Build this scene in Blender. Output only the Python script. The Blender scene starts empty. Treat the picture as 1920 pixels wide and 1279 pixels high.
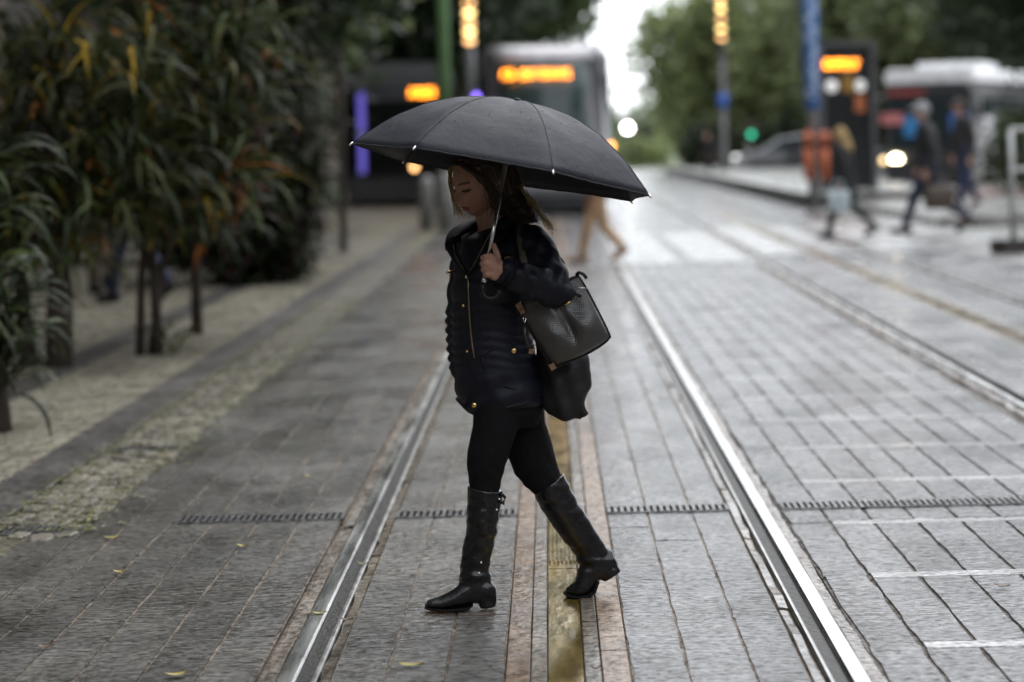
import bpy, bmesh, math, random
import numpy as np
from mathutils import Vector, Matrix
from mathutils.bvhtree import BVHTree

random.seed(7)
RNG = np.random.default_rng(11)
S = bpy.context.scene
COL = S.collection
R = math.radians

# ------------------------------------------------------------------ camera
F, VX, VY, CAMH = 4533.33, 1028.0, 268.0, 1.385      # focal length in photo pixels, axis, height
ROLL = R(1.3)
cR, sR = math.cos(ROLL), math.sin(ROLL)
cam_d = bpy.data.cameras.new('camera')
cam = bpy.data.objects.new('camera', cam_d)
COL.objects.link(cam)
cam_d.sensor_width = 36.0
cam_d.lens = 85.0
cam_d.shift_x = (960.0 - VX) / 1920.0
cam_d.shift_y = (VY - 639.5) / 1920.0
cam_d.clip_end = 1500
cam_d.dof.use_dof = True
cam_d.dof.focus_distance = 7.2
cam_d.dof.aperture_fstop = 1.9
cam.matrix_world = Matrix(((cR, sR, 0, 0), (0, 0, -1, 0), (-sR, cR, 0, CAMH), (0, 0, 0, 1)))
S.camera = cam

# ------------------------------------------------------------------ sky, sun, exposure
SUN_EL, SUN_AZ = R(58), R(20)          # behind thick cloud, ahead and to the right
world = bpy.data.worlds.new('World')
S.world = world
world.use_nodes = True
wn, wl = world.node_tree.nodes, world.node_tree.links
wn.clear()
sky = wn.new('ShaderNodeTexSky')
sky.sky_type = 'NISHITA'
sky.sun_disc = False
sky.sun_elevation = SUN_EL
sky.sun_rotation = SUN_AZ
sky.air_density = 1.0
sky.dust_density = 1.0
hsv = wn.new('ShaderNodeHueSaturation')
hsv.inputs['Saturation'].default_value = 0.22
bg = wn.new('ShaderNodeBackground')
bg.inputs['Strength'].default_value = 0.13
wo = wn.new('ShaderNodeOutputWorld')
wl.new(sky.outputs[0], hsv.inputs['Color'])
deck = wn.new('ShaderNodeMix')          # even cloud deck over the clear-sky gradient
deck.data_type = 'RGBA'
deck.inputs[0].default_value = 0.7
deck.inputs[7].default_value = (12.9, 13.4, 14.2, 1)
wl.new(hsv.outputs[0], deck.inputs[6])
wl.new(deck.outputs[2], bg.inputs['Color'])
wl.new(bg.outputs[0], wo.inputs['Surface'])
sun_d = bpy.data.lights.new('sun', 'SUN')
sun_d.energy = 0.6
sun_d.angle = R(40)
sun_d.color = (1.0, 0.98, 0.95)
sun = bpy.data.objects.new('sun', sun_d)
COL.objects.link(sun)
sdir = Vector((math.sin(SUN_AZ) * math.cos(SUN_EL), math.cos(SUN_AZ) * math.cos(SUN_EL), math.sin(SUN_EL)))
sun.rotation_euler = sdir.to_track_quat('Z', 'Y').to_euler()
S.view_settings.view_transform = 'Standard'
S.view_settings.look = 'None'
S.view_settings.gamma = 1.0
S.view_settings.exposure = 0.70
S.render.engine = 'CYCLES'
S.cycles.use_denoising = True
S.cycles.max_bounces = 6
S.cycles.transparent_max_bounces = 8


# ------------------------------------------------------------------ measuring helpers
def P(x, y, Y):
    """World point seen at photo pixel x, y, at distance Y along the street."""
    a, b = (x - VX) / F, (y - VY) / F
    return Vector((Y * (cR * a - sR * b), Y, CAMH - Y * (sR * a + cR * b)))


def G(x, y, z=0.0):
    a, b = (x - VX) / F, (y - VY) / F
    return P(x, y, (CAMH - z) / (sR * a + cR * b))


# ------------------------------------------------------------------ materials
MATS = {}


def mat(name, col, rough=0.6, metal=0.0, var=0.25, vscale=6.0, bump=0.0, bscale=40.0, spec=0.5,
        emit=None, estr=0.0, col2=None, rvar=0.1, coat=0.0, transl=0.0, sheen=0.0, stretch=None, rnd=0.0):
    if name in MATS:
        return MATS[name]
    m = bpy.data.materials.new(name)
    m.use_nodes = True
    n, l = m.node_tree.nodes, m.node_tree.links
    b = n['Principled BSDF']
    tc = n.new('ShaderNodeTexCoord')
    vec = tc.outputs['Object']
    if stretch:
        mp = n.new('ShaderNodeMapping')
        mp.inputs['Scale'].default_value = stretch
        l.new(vec, mp.inputs['Vector'])
        vec = mp.outputs[0]
    no = n.new('ShaderNodeTexNoise')
    no.inputs['Scale'].default_value = vscale
    no.inputs['Detail'].default_value = 5
    l.new(vec, no.inputs['Vector'])
    ra = n.new('ShaderNodeValToRGB')
    c1 = col
    c2 = col2 if col2 else tuple(min(1, c * (1 + var)) for c in col)
    c0 = tuple(c * (1 - var) for c in c1)
    ra.color_ramp.elements[0].position = 0.3
    ra.color_ramp.elements[1].position = 0.72
    ra.color_ramp.elements[0].color = (*c0, 1)
    ra.color_ramp.elements[1].color = (*c2, 1)
    l.new(no.outputs['Fac'], ra.inputs['Fac'])
    cout = ra.outputs['Color']
    if rnd:
        oi = n.new('ShaderNodeObjectInfo')
        mr = n.new('ShaderNodeMapRange')
        mr.inputs['To Min'].default_value = 1 - rnd
        mr.inputs['To Max'].default_value = 1 + rnd
        l.new(oi.outputs['Random'], mr.inputs['Value'])
        hs = n.new('ShaderNodeHueSaturation')
        l.new(mr.outputs[0], hs.inputs['Value'])
        l.new(cout, hs.inputs['Color'])
        cout = hs.outputs[0]
    l.new(cout, b.inputs['Base Color'])
    rr = n.new('ShaderNodeMapRange')
    rr.inputs['To Min'].default_value = max(0.02, rough - rvar)
    rr.inputs['To Max'].default_value = min(1, rough + rvar)
    l.new(no.outputs['Fac'], rr.inputs['Value'])
    l.new(rr.outputs[0], b.inputs['Roughness'])
    b.inputs['Metallic'].default_value = metal
    b.inputs['Specular IOR Level'].default_value = spec
    b.inputs['Coat Weight'].default_value = coat
    b.inputs['Sheen Weight'].default_value = sheen
    if emit:
        b.inputs['Emission Color'].default_value = (*emit, 1)
        b.inputs['Emission Strength'].default_value = estr
    if bump:
        n2 = n.new('ShaderNodeTexNoise')
        n2.inputs['Scale'].default_value = bscale
        n2.inputs['Detail'].default_value = 4
        l.new(vec, n2.inputs['Vector'])
        bp = n.new('ShaderNodeBump')
        bp.inputs['Strength'].default_value = 1.0
        bp.inputs['Distance'].default_value = bump
        l.new(n2.outputs['Fac'], bp.inputs['Height'])
        l.new(bp.outputs[0], b.inputs['Normal'])
    if transl:
        t = n.new('ShaderNodeBsdfTranslucent')
        l.new(cout, t.inputs['Color'])
        mx = n.new('ShaderNodeMixShader')
        mx.inputs[0].default_value = transl
        l.new(b.outputs[0], mx.inputs[1])
        l.new(t.outputs[0], mx.inputs[2])
        l.new(mx.outputs[0], n['Material Output'].inputs['Surface'])
    MATS[name] = m
    return m


def wet_stone(name, col, rlo, rhi, bump, rnd=0.18, ripple=(5, 26), col2=None, paint=None, joints=False, pits=0.08):
    """Rain-wet riven stone: world-space noise, ripples running across the street, films of water."""
    m = bpy.data.materials.new(name)
    m.use_nodes = True
    n, l = m.node_tree.nodes, m.node_tree.links
    b = n['Principled BSDF']
    geo = n.new('ShaderNodeNewGeometry')
    pos = geo.outputs['Position']

    def noise(scale, detail, sc3=None, rough=0.55):
        v = pos
        if sc3:
            mp = n.new('ShaderNodeMapping')
            mp.inputs['Scale'].default_value = sc3
            l.new(pos, mp.inputs['Vector'])
            v = mp.outputs[0]
        t = n.new('ShaderNodeTexNoise')
        t.inputs['Scale'].default_value = scale
        t.inputs['Detail'].default_value = detail
        t.inputs['Roughness'].default_value = rough
        l.new(v, t.inputs['Vector'])
        return t.outputs['Fac']

    def ramp(fac, p0, p1, c0, c1):
        r = n.new('ShaderNodeValToRGB')
        r.color_ramp.elements[0].position, r.color_ramp.elements[1].position = p0, p1
        r.color_ramp.elements[0].color, r.color_ramp.elements[1].color = c0, c1
        l.new(fac, r.inputs['Fac'])
        return r.outputs['Color']

    big = noise(2.3, 4)
    fine = noise(55, 6, (0.75, 1.1, 1))
    c2 = col2 or tuple(c * 1.45 for c in col)
    base = ramp(big, 0.3, 0.7, (*[c * 0.7 for c in col], 1), (*c2, 1))
    rip0 = noise(1.0, 6, (ripple[0] * 1.6, ripple[1] * 1.8, 1), 0.68)
    mixg = n.new('ShaderNodeMath')
    mixg.operation = 'MULTIPLY_ADD'
    mixg.inputs[1].default_value = 0.5
    l.new(fine, mixg.inputs[0])
    hf = n.new('ShaderNodeMath')
    hf.operation = 'MULTIPLY'
    hf.inputs[1].default_value = 0.5
    l.new(rip0, hf.inputs[0])
    l.new(hf.outputs[0], mixg.inputs[2])
    grain = ramp(mixg.outputs[0], 0.40, 0.60, (0.22, 0.21, 0.20, 1), (1.4, 1.38, 1.35, 1))
    mul = n.new('ShaderNodeMix')
    mul.data_type, mul.blend_type = 'RGBA', 'MULTIPLY'
    mul.inputs[0].default_value = 1.0
    l.new(base, mul.inputs[6])
    l.new(grain, mul.inputs[7])
    cout = mul.outputs[2]
    if rnd:
        oi = n.new('ShaderNodeObjectInfo')
        mr = n.new('ShaderNodeMapRange')
        mr.inputs['To Min'].default_value, mr.inputs['To Max'].default_value = 1 - rnd, 1 + rnd
        l.new(oi.outputs['Random'], mr.inputs['Value'])
        hs = n.new('ShaderNodeHueSaturation')
        l.new(mr.outputs[0], hs.inputs['Value'])
        l.new(cout, hs.inputs['Color'])
        cout = hs.outputs[0]
    if paint:
        wear = ramp(noise(5, 6, None, 0.7), 0.40, 0.56, (0, 0, 0, 1), (1, 1, 1, 1))
        mx = n.new('ShaderNodeMix')
        mx.data_type = 'RGBA'
        l.new(wear, mx.inputs[0])
        l.new(cout, mx.inputs[6])
        mx.inputs[7].default_value = (*paint, 1)
        cout = mx.outputs[2]
    l.new(cout, b.inputs['Base Color'])
    wet = noise(3.1, 5, (0.7, 0.35, 1))
    rr = n.new('ShaderNodeMapRange')
    rr.inputs['From Min'].default_value, rr.inputs['From Max'].default_value = 0.36, 0.66
    rr.inputs['To Min'].default_value, rr.inputs['To Max'].default_value = rlo, rhi
    l.new(wet, rr.inputs['Value'])
    l.new(rr.outputs[0], b.inputs['Roughness'])
    pit = n.new('ShaderNodeMapRange')
    pit.inputs['From Min'].default_value, pit.inputs['From Max'].default_value = 0.42, 0.58
    pit.inputs['To Min'].default_value, pit.inputs['To Max'].default_value = pits, 0.62
    l.new(mixg.outputs[0], pit.inputs['Value'])
    l.new(pit.outputs[0], b.inputs['Specular IOR Level'])
    rip = noise(1.0, 5, (ripple[0], ripple[1], 1), 0.62)
    ad = n.new('ShaderNodeMath')
    ad.operation = 'MULTIPLY_ADD'
    ad.inputs[1].default_value = 0.35
    l.new(fine, ad.inputs[0])
    l.new(rip, ad.inputs[2])
    hgt = ad.outputs[0]
    if joints:
        br = n.new('ShaderNodeTexBrick')
        mp = n.new('ShaderNodeMapping')
        mp.inputs['Rotation'].default_value = (0, 0, R(90))
        l.new(pos, mp.inputs['Vector'])
        l.new(mp.outputs[0], br.inputs['Vector'])
        br.inputs['Scale'].default_value = 1.0
        br.inputs['Brick Width'].default_value = 1.05
        br.inputs['Row Height'].default_value = 0.155
        br.inputs['Mortar Size'].default_value = 0.010
        br.inputs['Color1'].default_value = br.inputs['Color2'].default_value = (1, 1, 1, 1)
        br.inputs['Mortar'].default_value = (0.45, 0.42, 0.38, 1)
        m3 = n.new('ShaderNodeMix')
        m3.data_type, m3.blend_type = 'RGBA', 'MULTIPLY'
        m3.inputs[0].default_value = 1.0
        l.new(cout, m3.inputs[6])
        l.new(br.outputs['Color'], m3.inputs[7])
        l.new(m3.outputs[2], b.inputs['Base Color'])
    bp = n.new('ShaderNodeBump')
    bp.inputs['Distance'].default_value = bump
    bp.inputs['Strength'].default_value = 1.0
    l.new(hgt, bp.inputs['Height'])
    l.new(bp.outputs[0], b.inputs['Normal'])
    MATS[name] = m
    return m


# ------------------------------------------------------------------ mesh helpers
class MB:
    def __init__(s):
        s.v, s.f = [], []

    def add(s, v, f):
        o = len(s.v)
        s.v += [tuple(p) for p in v]
        s.f += [tuple(i + o for i in q) for q in f]
        return s

    def box(s, c, d, rz=0.0, ry=0.0, rx=0.0):
        M = Matrix.Translation(Vector(c)) @ Matrix.Rotation(rz, 4, 'Z') @ Matrix.Rotation(ry, 4, 'Y') @ Matrix.Rotation(rx, 4, 'X')
        v = [M @ Vector((sx * d[0] / 2, sy * d[1] / 2, sz * d[2] / 2)) for sz in (-1, 1) for sy in (-1, 1) for sx in (-1, 1)]
        return s.add(v, [(0, 2, 3, 1), (4, 5, 7, 6), (0, 1, 5, 4), (2, 6, 7, 3), (0, 4, 6, 2), (1, 3, 7, 5)])

    def rings(s, rings, cap=True, closed=False):
        n = len(rings[0])
        v = [p for r in rings for p in r]
        f = []
        m = len(rings)
        for i in range(m - (0 if closed else 1)):
            j = (i + 1) % m
            for k in range(n):
                f.append((i * n + k, i * n + (k + 1) % n, j * n + (k + 1) % n, j * n + k))
        if cap and not closed:
            f.append(tuple(range(n - 1, -1, -1)))
            f.append(tuple((m - 1) * n + k for k in range(n)))
        return s.add(v, f)

    def tube(s, pts, rad, n=8, flat=1.0, up=None, closed=False):
        pts = [Vector(p) for p in pts]
        rad = rad if hasattr(rad, '__len__') else [rad] * len(pts)
        rings = []
        prev = None
        m = len(pts)
        for i, p in enumerate(pts):
            if closed:
                t = pts[(i + 1) % m] - pts[i - 1]
            else:
                t = (pts[min(i + 1, m - 1)] - pts[max(i - 1, 0)])
            t = t.normalized() if t.length > 1e-9 else Vector((0, 0, 1))
            if prev is None:
                a = Vector(up) if up else (Vector((0, 0, 1)) if abs(t.z) < 0.9 else Vector((1, 0, 0)))
            else:
                a = prev
            a = (a - t * a.dot(t)).normalized()
            b = t.cross(a)
            prev = a
            rings.append([p + (a * math.cos(2 * math.pi * k / n) + b * math.sin(2 * math.pi * k / n) * flat) * rad[i] for k in range(n)])
        return s.rings(rings, closed=closed)

    def capsule(s, p0, p1, r0, r1, n=14):
        p0, p1 = Vector(p0), Vector(p1)
        t = (p1 - p0).normalized()
        pts, rs = [], []
        for a in (85, 60, 35, 12):
            pts.append(p0 - t * r0 * math.sin(R(a)))
            rs.append(r0 * math.cos(R(a)))
        for k in range(1, 5):
            w = k / 5
            pts.append(p0.lerp(p1, w))
            rs.append(r0 + (r1 - r0) * w)
        for a in (12, 35, 60, 85):
            pts.append(p1 + t * r1 * math.sin(R(a)))
            rs.append(r1 * math.cos(R(a)))
        return s.tube(pts, rs, n)

    def chain(s, pts, rs, n=14):
        for i in range(len(pts) - 1):
            s.capsule(pts[i], pts[i + 1], rs[i], rs[i + 1], n)
        return s

    def ell(s, c, r, n=20, m=14, M=None):
        c = Vector(c)
        rings = []
        for i in range(m + 1):
            ph = -math.pi / 2 + math.pi * (i + (0.08 if i == 0 else -0.08 if i == m else 0)) / m
            ring = []
            for k in range(n):
                th = 2 * math.pi * k / n
                p = Vector((r[0] * math.cos(ph) * math.cos(th), r[1] * math.cos(ph) * math.sin(th), r[2] * math.sin(ph)))
                ring.append(c + (M @ p if M else p))
            rings.append(ring)
        return s.rings(rings)

    def extrude(s, poly, y0, y1):
        """poly of (x, z), extruded along y"""
        a = [(x, y0, z) for x, z in poly]
        b = [(x, y1, z) for x, z in poly]
        return s.rings([a, b])

    def prism(s, poly, d, M):
        """poly in local xy, thickness d along local z, placed by matrix"""
        a = [M @ Vector((x, y, 0)) for x, y in poly]
        b = [M @ Vector((x, y, d)) for x, y in poly]
        return s.rings([a, b])

    def build(s, name, m=None, parent=None, smooth=False, recalc=True):
        me = bpy.data.meshes.new(name)
        me.from_pydata(s.v, [], s.f)
        if recalc:
            bm = bmesh.new()
            bm.from_mesh(me)
            bmesh.ops.recalc_face_normals(bm, faces=bm.faces)
            bm.to_mesh(me)
            bm.free()
        return link(name, me, m, parent, smooth)


def link(name, me, m=None, parent=None, smooth=False):
    o = bpy.data.objects.new(name, me)
    COL.objects.link(o)
    if m:
        me.materials.append(m)
    if smooth:
        me.polygons.foreach_set('use_smooth', [True] * len(me.polygons))
    if parent:
        o.parent = parent
        o.matrix_parent_inverse = parent.matrix_world.inverted()
    return o


def child(o, parent):
    o.parent = parent
    return o


def tag(o, label, cat, group=None, kind=None):
    if label:
        o['label'] = label
    if cat:
        o['category'] = cat
    if group:
        o['group'] = group
    if kind:
        o['kind'] = kind
    return o


def thing(name, label, cat, loc=(0, 0, 0), rz=0.0, group=None):
    o = bpy.data.objects.new(name, None)
    COL.objects.link(o)
    o.empty_display_size = 0.1
    o.location = loc
    o.rotation_euler = (0, 0, rz)
    o.matrix_world = Matrix.Translation(Vector(loc)) @ Matrix.Rotation(rz, 4, 'Z')
    return tag(o, label, cat, group)


def part(mb, name, m, root, smooth=False):
    """part whose mesh is given in the local frame of its thing"""
    o = mb.build(name, m, None, smooth)
    o.parent = root
    return o


def remesh(mb, voxel, smooth_it=4, name='tmp'):
    o = mb.build(name, None, None)
    r = o.modifiers.new('r', 'REMESH')
    r.mode = 'VOXEL'
    r.voxel_size = voxel
    if smooth_it:
        sm = o.modifiers.new('s', 'SMOOTH')
        sm.factor = 0.5
        sm.iterations = smooth_it
    dg = bpy.context.evaluated_depsgraph_get()
    me = bpy.data.meshes.new_from_object(o.evaluated_get(dg))
    bpy.data.objects.remove(o)
    me.polygons.foreach_set('use_smooth', [True] * len(me.polygons))
    return me


def vnp(me):
    a = np.empty(len(me.vertices) * 3)
    me.vertices.foreach_get('co', a)
    return a.reshape(-1, 3)


def vnorm(me):
    a = np.empty(len(me.vertices) * 3)
    me.vertices.foreach_get('normal', a)
    return a.reshape(-1, 3)


def setv(me, a):
    me.vertices.foreach_set('co', a.reshape(-1))
    me.update()


# ------------------------------------------------------------------ palette
M_STONE = wet_stone('wet_granite', (0.13, 0.13, 0.132), 0.10, 0.38, 0.013, ripple=(9, 21))
M_STONE_L = wet_stone('wet_granite_dull', (0.115, 0.110, 0.100), 0.13, 0.44, 0.011, ripple=(9, 23))
M_STONE_FAR = wet_stone('wet_granite_far', (0.13, 0.13, 0.132), 0.08, 0.32, 0.009, rnd=0, joints=True)
M_PAINT = wet_stone('worn_white_paint', (0.16, 0.16, 0.155), 0.18, 0.4, 0.005, rnd=0, paint=(0.42, 0.42, 0.41))
M_CEMENT = wet_stone('pale_cement', (0.36, 0.36, 0.355), 0.10, 0.28, 0.005, pits=.15)
M_DIRT = wet_stone('joint_dirt', (0.15, 0.115, 0.08), 0.5, 0.75, 0.012, rnd=0, ripple=(14, 9))
M_DIRT2 = wet_stone('dark_joint_dirt', (0.065, 0.05, 0.036), 0.5, 0.8, 0.012, rnd=0, ripple=(14, 9), pits=.02)
M_ASPH = wet_stone('wet_asphalt', (0.05, 0.05, 0.05), 0.25, 0.5, 0.006, rnd=0, ripple=(12, 12))
M_KERB = wet_stone('kerb_granite', (0.10, 0.092, 0.085), 0.35, 0.6, 0.006, ripple=(9, 9))
M_COBBLE = wet_stone('cobble', (0.17, 0.155, 0.122), 0.4, 0.65, 0.006, rnd=0.3, ripple=(20, 20))
M_MOSAIC = wet_stone('mosaic_stone', (0.30, 0.275, 0.21), 0.4, 0.65, 0.004, rnd=0, ripple=(30, 30), col2=(0.43, 0.40, 0.32))
M_BROWN = wet_stone('brown_resin', (0.20, 0.128, 0.076), 0.2, 0.42, 0.005, rnd=0.25, pits=.1, col2=(0.25, 0.175, 0.115), ripple=(16, 10))
M_GREYSLAB = wet_stone('grey_insulator', (0.17, 0.145, 0.115), 0.14, 0.34, 0.004, rnd=0.2, pits=.15, ripple=(16, 10))
M_FILLER = wet_stone('rail_mortar', (0.22, 0.19, 0.16), 0.15, 0.45, 0.006, rnd=0.2, ripple=(30, 12))
M_RAIL = mat('rail_steel', (0.46, 0.455, 0.44), 0.27, 1.0, var=0.35, vscale=3, rvar=0.15, bump=0.0006, bscale=60, stretch=(6, 0.6, 1))
M_LIP = mat('rail_lip_steel', (0.34, 0.33, 0.31), 0.35, 1.0, var=0.35, vscale=10, rvar=0.12, bump=0.002, bscale=50)
M_APS = mat('wet_power_strip', (0.34, 0.24, 0.065), 0.15, 0.7, var=0.5, vscale=4, rvar=0.08, bump=0.0016, bscale=9, stretch=(3, 1, 1))
M_GRATE = mat('cast_iron', (0.05, 0.048, 0.044), 0.5, 0.6, bump=0.002)
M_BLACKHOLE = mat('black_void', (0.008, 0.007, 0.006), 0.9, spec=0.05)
M_GROOVE = mat('rail_groove_dirt', (0.022, 0.019, 0.015), 0.5, var=.5, vscale=20, bump=.006, bscale=60, spec=.25)
M_GOLD = mat('gold_metal', (0.80, 0.56, 0.20), 0.25, 1.0, var=0.1)
M_STEEL = mat('polished_steel', (0.75, 0.75, 0.76), 0.18, 1.0, var=0.08)
M_GREYMETAL = mat('grey_painted_metal', (0.22, 0.22, 0.22), 0.4, 0.2)
M_DARKMETAL = mat('dark_painted_metal', (0.03, 0.028, 0.027), 0.45, 0.1)
M_BARK = mat('bark', (0.06, 0.045, 0.035), 0.9, bump=0.02, bscale=18)
M_CONC = mat('wet_concrete', (0.24, 0.235, 0.22), 0.45, bump=0.004, bscale=30)

# ------------------------------------------------------------------ ground
def sheet(name, x0, x1, y0, y1, z, m, nx=1, ny=1):
    mb = MB()
    xs, ys = np.linspace(x0, x1, nx + 1), np.linspace(y0, y1, ny + 1)
    mb.v = [(x, y, z) for y in ys for x in xs]
    mb.f = [(j * (nx + 1) + i, j * (nx + 1) + i + 1, (j + 1) * (nx + 1) + i + 1, (j + 1) * (nx + 1) + i) for j in range(ny) for i in range(nx)]
    return tag(mb.build(name, m, recalc=False), None, None, kind='structure')


ground = sheet('ground', -300, 300, -60, 700, -0.060, M_ASPH)
bed = sheet('road', -2.36, 4.95, 2.0, 190, -0.022, M_DIRT)
Y_SLAB0, Y_SLAB1 = 5.2, 26.5
ROW = 1.06
Y_LINE0 = 6.56


def slab_mesh(w, L, gap, jag, seed):
    rg = random.Random(seed)
    n = 10
    w2, l2 = w / 2 - gap / 2, L / 2
    ys = [-l2 + L * i / n for i in range(n + 1)]
    lx = [-w2 + rg.uniform(-jag, jag) for _ in ys]
    rx = [w2 + rg.uniform(-jag, jag) for _ in ys]
    v = [(lx[i], ys[i], rg.uniform(-.0008, .0002)) for i in range(n + 1)] + [(rx[i], ys[i], rg.uniform(-.001, .001)) for i in range(n + 1)]
    v += [(lx[i] - .002, ys[i], -.03) for i in range(n + 1)] + [(rx[i] + .002, ys[i], -.03) for i in range(n + 1)]
    f = []
    k = n + 1
    for i in range(n):
        f += [(i, k + i, k + i + 1, i + 1), (2 * k + i, i, i + 1, 2 * k + i + 1), (k + i, 3 * k + i, 3 * k + i + 1, k + i + 1)]
    f += [(0, 2 * k, 3 * k, k), (n, k + n, 3 * k + n, 2 * k + n)]
    me = bpy.data.meshes.new('paving_slab')
    me.from_pydata(v, [], f)
    me.polygons.foreach_set('use_smooth', [False] * len(f))
    return me


def lay_slabs(parent, edges, y0, y1, gap, jag, m, rows_gap, near_to, stagger=0.0, name='paving_slab'):
    far = MB()
    for i in range(len(edges) - 1):
        w = edges[i + 1] - edges[i]
        xc = (edges[i + 1] + edges[i]) / 2
        vs = [slab_mesh(w, ROW - rows_gap, gap, jag, 100 * i + q) for q in range(4)]
        for q in vs:
            q.materials.append(m)
        y = y0 - (stagger * (i % 3))
        while y < y1:
            yc = y + ROW / 2
            if yc < near_to:
                o = bpy.data.objects.new(name, random.choice(vs))
                COL.objects.link(o)
                o.parent = parent
                o.location = (xc, yc, random.uniform(-.0006, .0006))
                o.rotation_euler = (random.gauss(0, .0008), random.gauss(0, .004), math.pi * random.randint(0, 1))
            else:
                me = random.choice(vs)
                dz = random.uniform(-.002, .0015)
                far.add([(p.co.x + xc, p.co.y + yc, p.co.z + dz) for p in me.vertices], [tuple(p.vertices) for p in me.polygons])
            y += ROW
    if far.v:
        o = far.build('paving_slab', m, None, recalc=False)
        o.parent = parent
        o['kind'] = 'stuff'


left_lane = sheet('lane_paving', -1.735, -0.80, 4.5, 27, -0.0045, M_DIRT)
lay_slabs(left_lane, [-1.735, -1.60, -1.44, -1.28, -1.11, -.953, -.80], Y_LINE0 - 2.12, Y_SLAB1, .010, .0035, M_STONE_L, .0002, 20, .37)
track_l = sheet('track_paving', -0.60, -0.146, 4.5, 27, -0.0045, M_DIRT)
lay_slabs(track_l, [-.60, -.455, -.30, -.146], Y_LINE0 - 2.12, Y_SLAB1, .008, .003, M_STONE_L, .0002, 22, .31)
track_r = sheet('track_paving', 0.186, 0.64, 4.5, 27, -0.0045, M_DIRT)
lay_slabs(track_r, [.186, .335, .503, .64], Y_LINE0 - 2.12, Y_SLAB1, .009, .003, M_STONE, .0002, 22, .31)
mid = sheet('middle_paving', 0.83, 2.28, 4.5, 27, -0.0065, M_DIRT2)
lay_slabs(mid, [.833, .98], Y_LINE0 - 2.12, Y_SLAB1, .012, .005, M_STONE, .0002, 26, .3)
lay_slabs(mid, [.98 + .155 * k for k in range(9)], Y_LINE0 - 2.12, Y_SLAB1, .013, .0035, M_STONE, .088, 26, 0)
y = Y_LINE0 - 2.12
cem = MB().box((1.60, 0, -.012), (1.235, .083, .025))
cem_me = cem.build('cement_joint', M_CEMENT, mid)
cem_me.location = (0, y, 0)
y += ROW
while y < Y_SLAB1:
    c = cem_me.copy()
    COL.objects.link(c)
    c.location = (random.uniform(-.01, .01), y, random.uniform(-.0015, .0005))
    y += ROW
rt_l = sheet('track_paving', 2.43, 3.02, 8, 27, -0.006, M_DIRT)
lay_slabs(rt_l, [2.47, 2.64, 2.82, 3.0], 8.0, Y_SLAB1, .006, .003, M_STONE, .004, 18, .3)
rt_r = sheet('track_paving', 3.30, 3.76, 8, 27, -0.006, M_DIRT)
lay_slabs(rt_r, [3.31, 3.46, 3.61, 3.76], 8.0, Y_SLAB1, .006, .003, M_STONE, .004, 18, .3)
outer = sheet('lane_paving', 3.92, 4.90, 10, 27, -0.006, M_DIRT)
lay_slabs(outer, [3.92 + .1633 * k for k in range(7)], 10.0, Y_SLAB1, .008, .004, M_STONE, .006, 18, .3)
far_road = sheet('road', -2.34, 4.9, 26.6, 190, -0.006, M_STONE_FAR)
plaza = sheet('pavement', 4.9, 40, 8, 200, -0.010, wet_stone('plaza_stone', (0.26, 0.26, 0.25), 0.2, 0.4, 0.006, rnd=0, ripple=(3, 8)))
red = sheet('pavement', 9.4, 15, 44, 60, -0.002, wet_stone('red_paving', (0.22, 0.11, 0.095), 0.35, 0.6, 0.006, rnd=0, ripple=(6, 9)))

# zebra crossing
for k, (x0, x1, ya, yb) in enumerate([(.84, 1.45, 27.0, 36.5), (1.62, 2.28, 27.2, 36.2), (2.50, 3.0, 28.5, 38), (3.32, 3.74, 28.5, 38),
                                      (4.0, 4.8, 29, 39.5), (5.2, 6.2, 30, 41)]):
    o = sheet('crossing_stripe', x0, x1, ya, yb, 0.003, M_PAINT)

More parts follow.
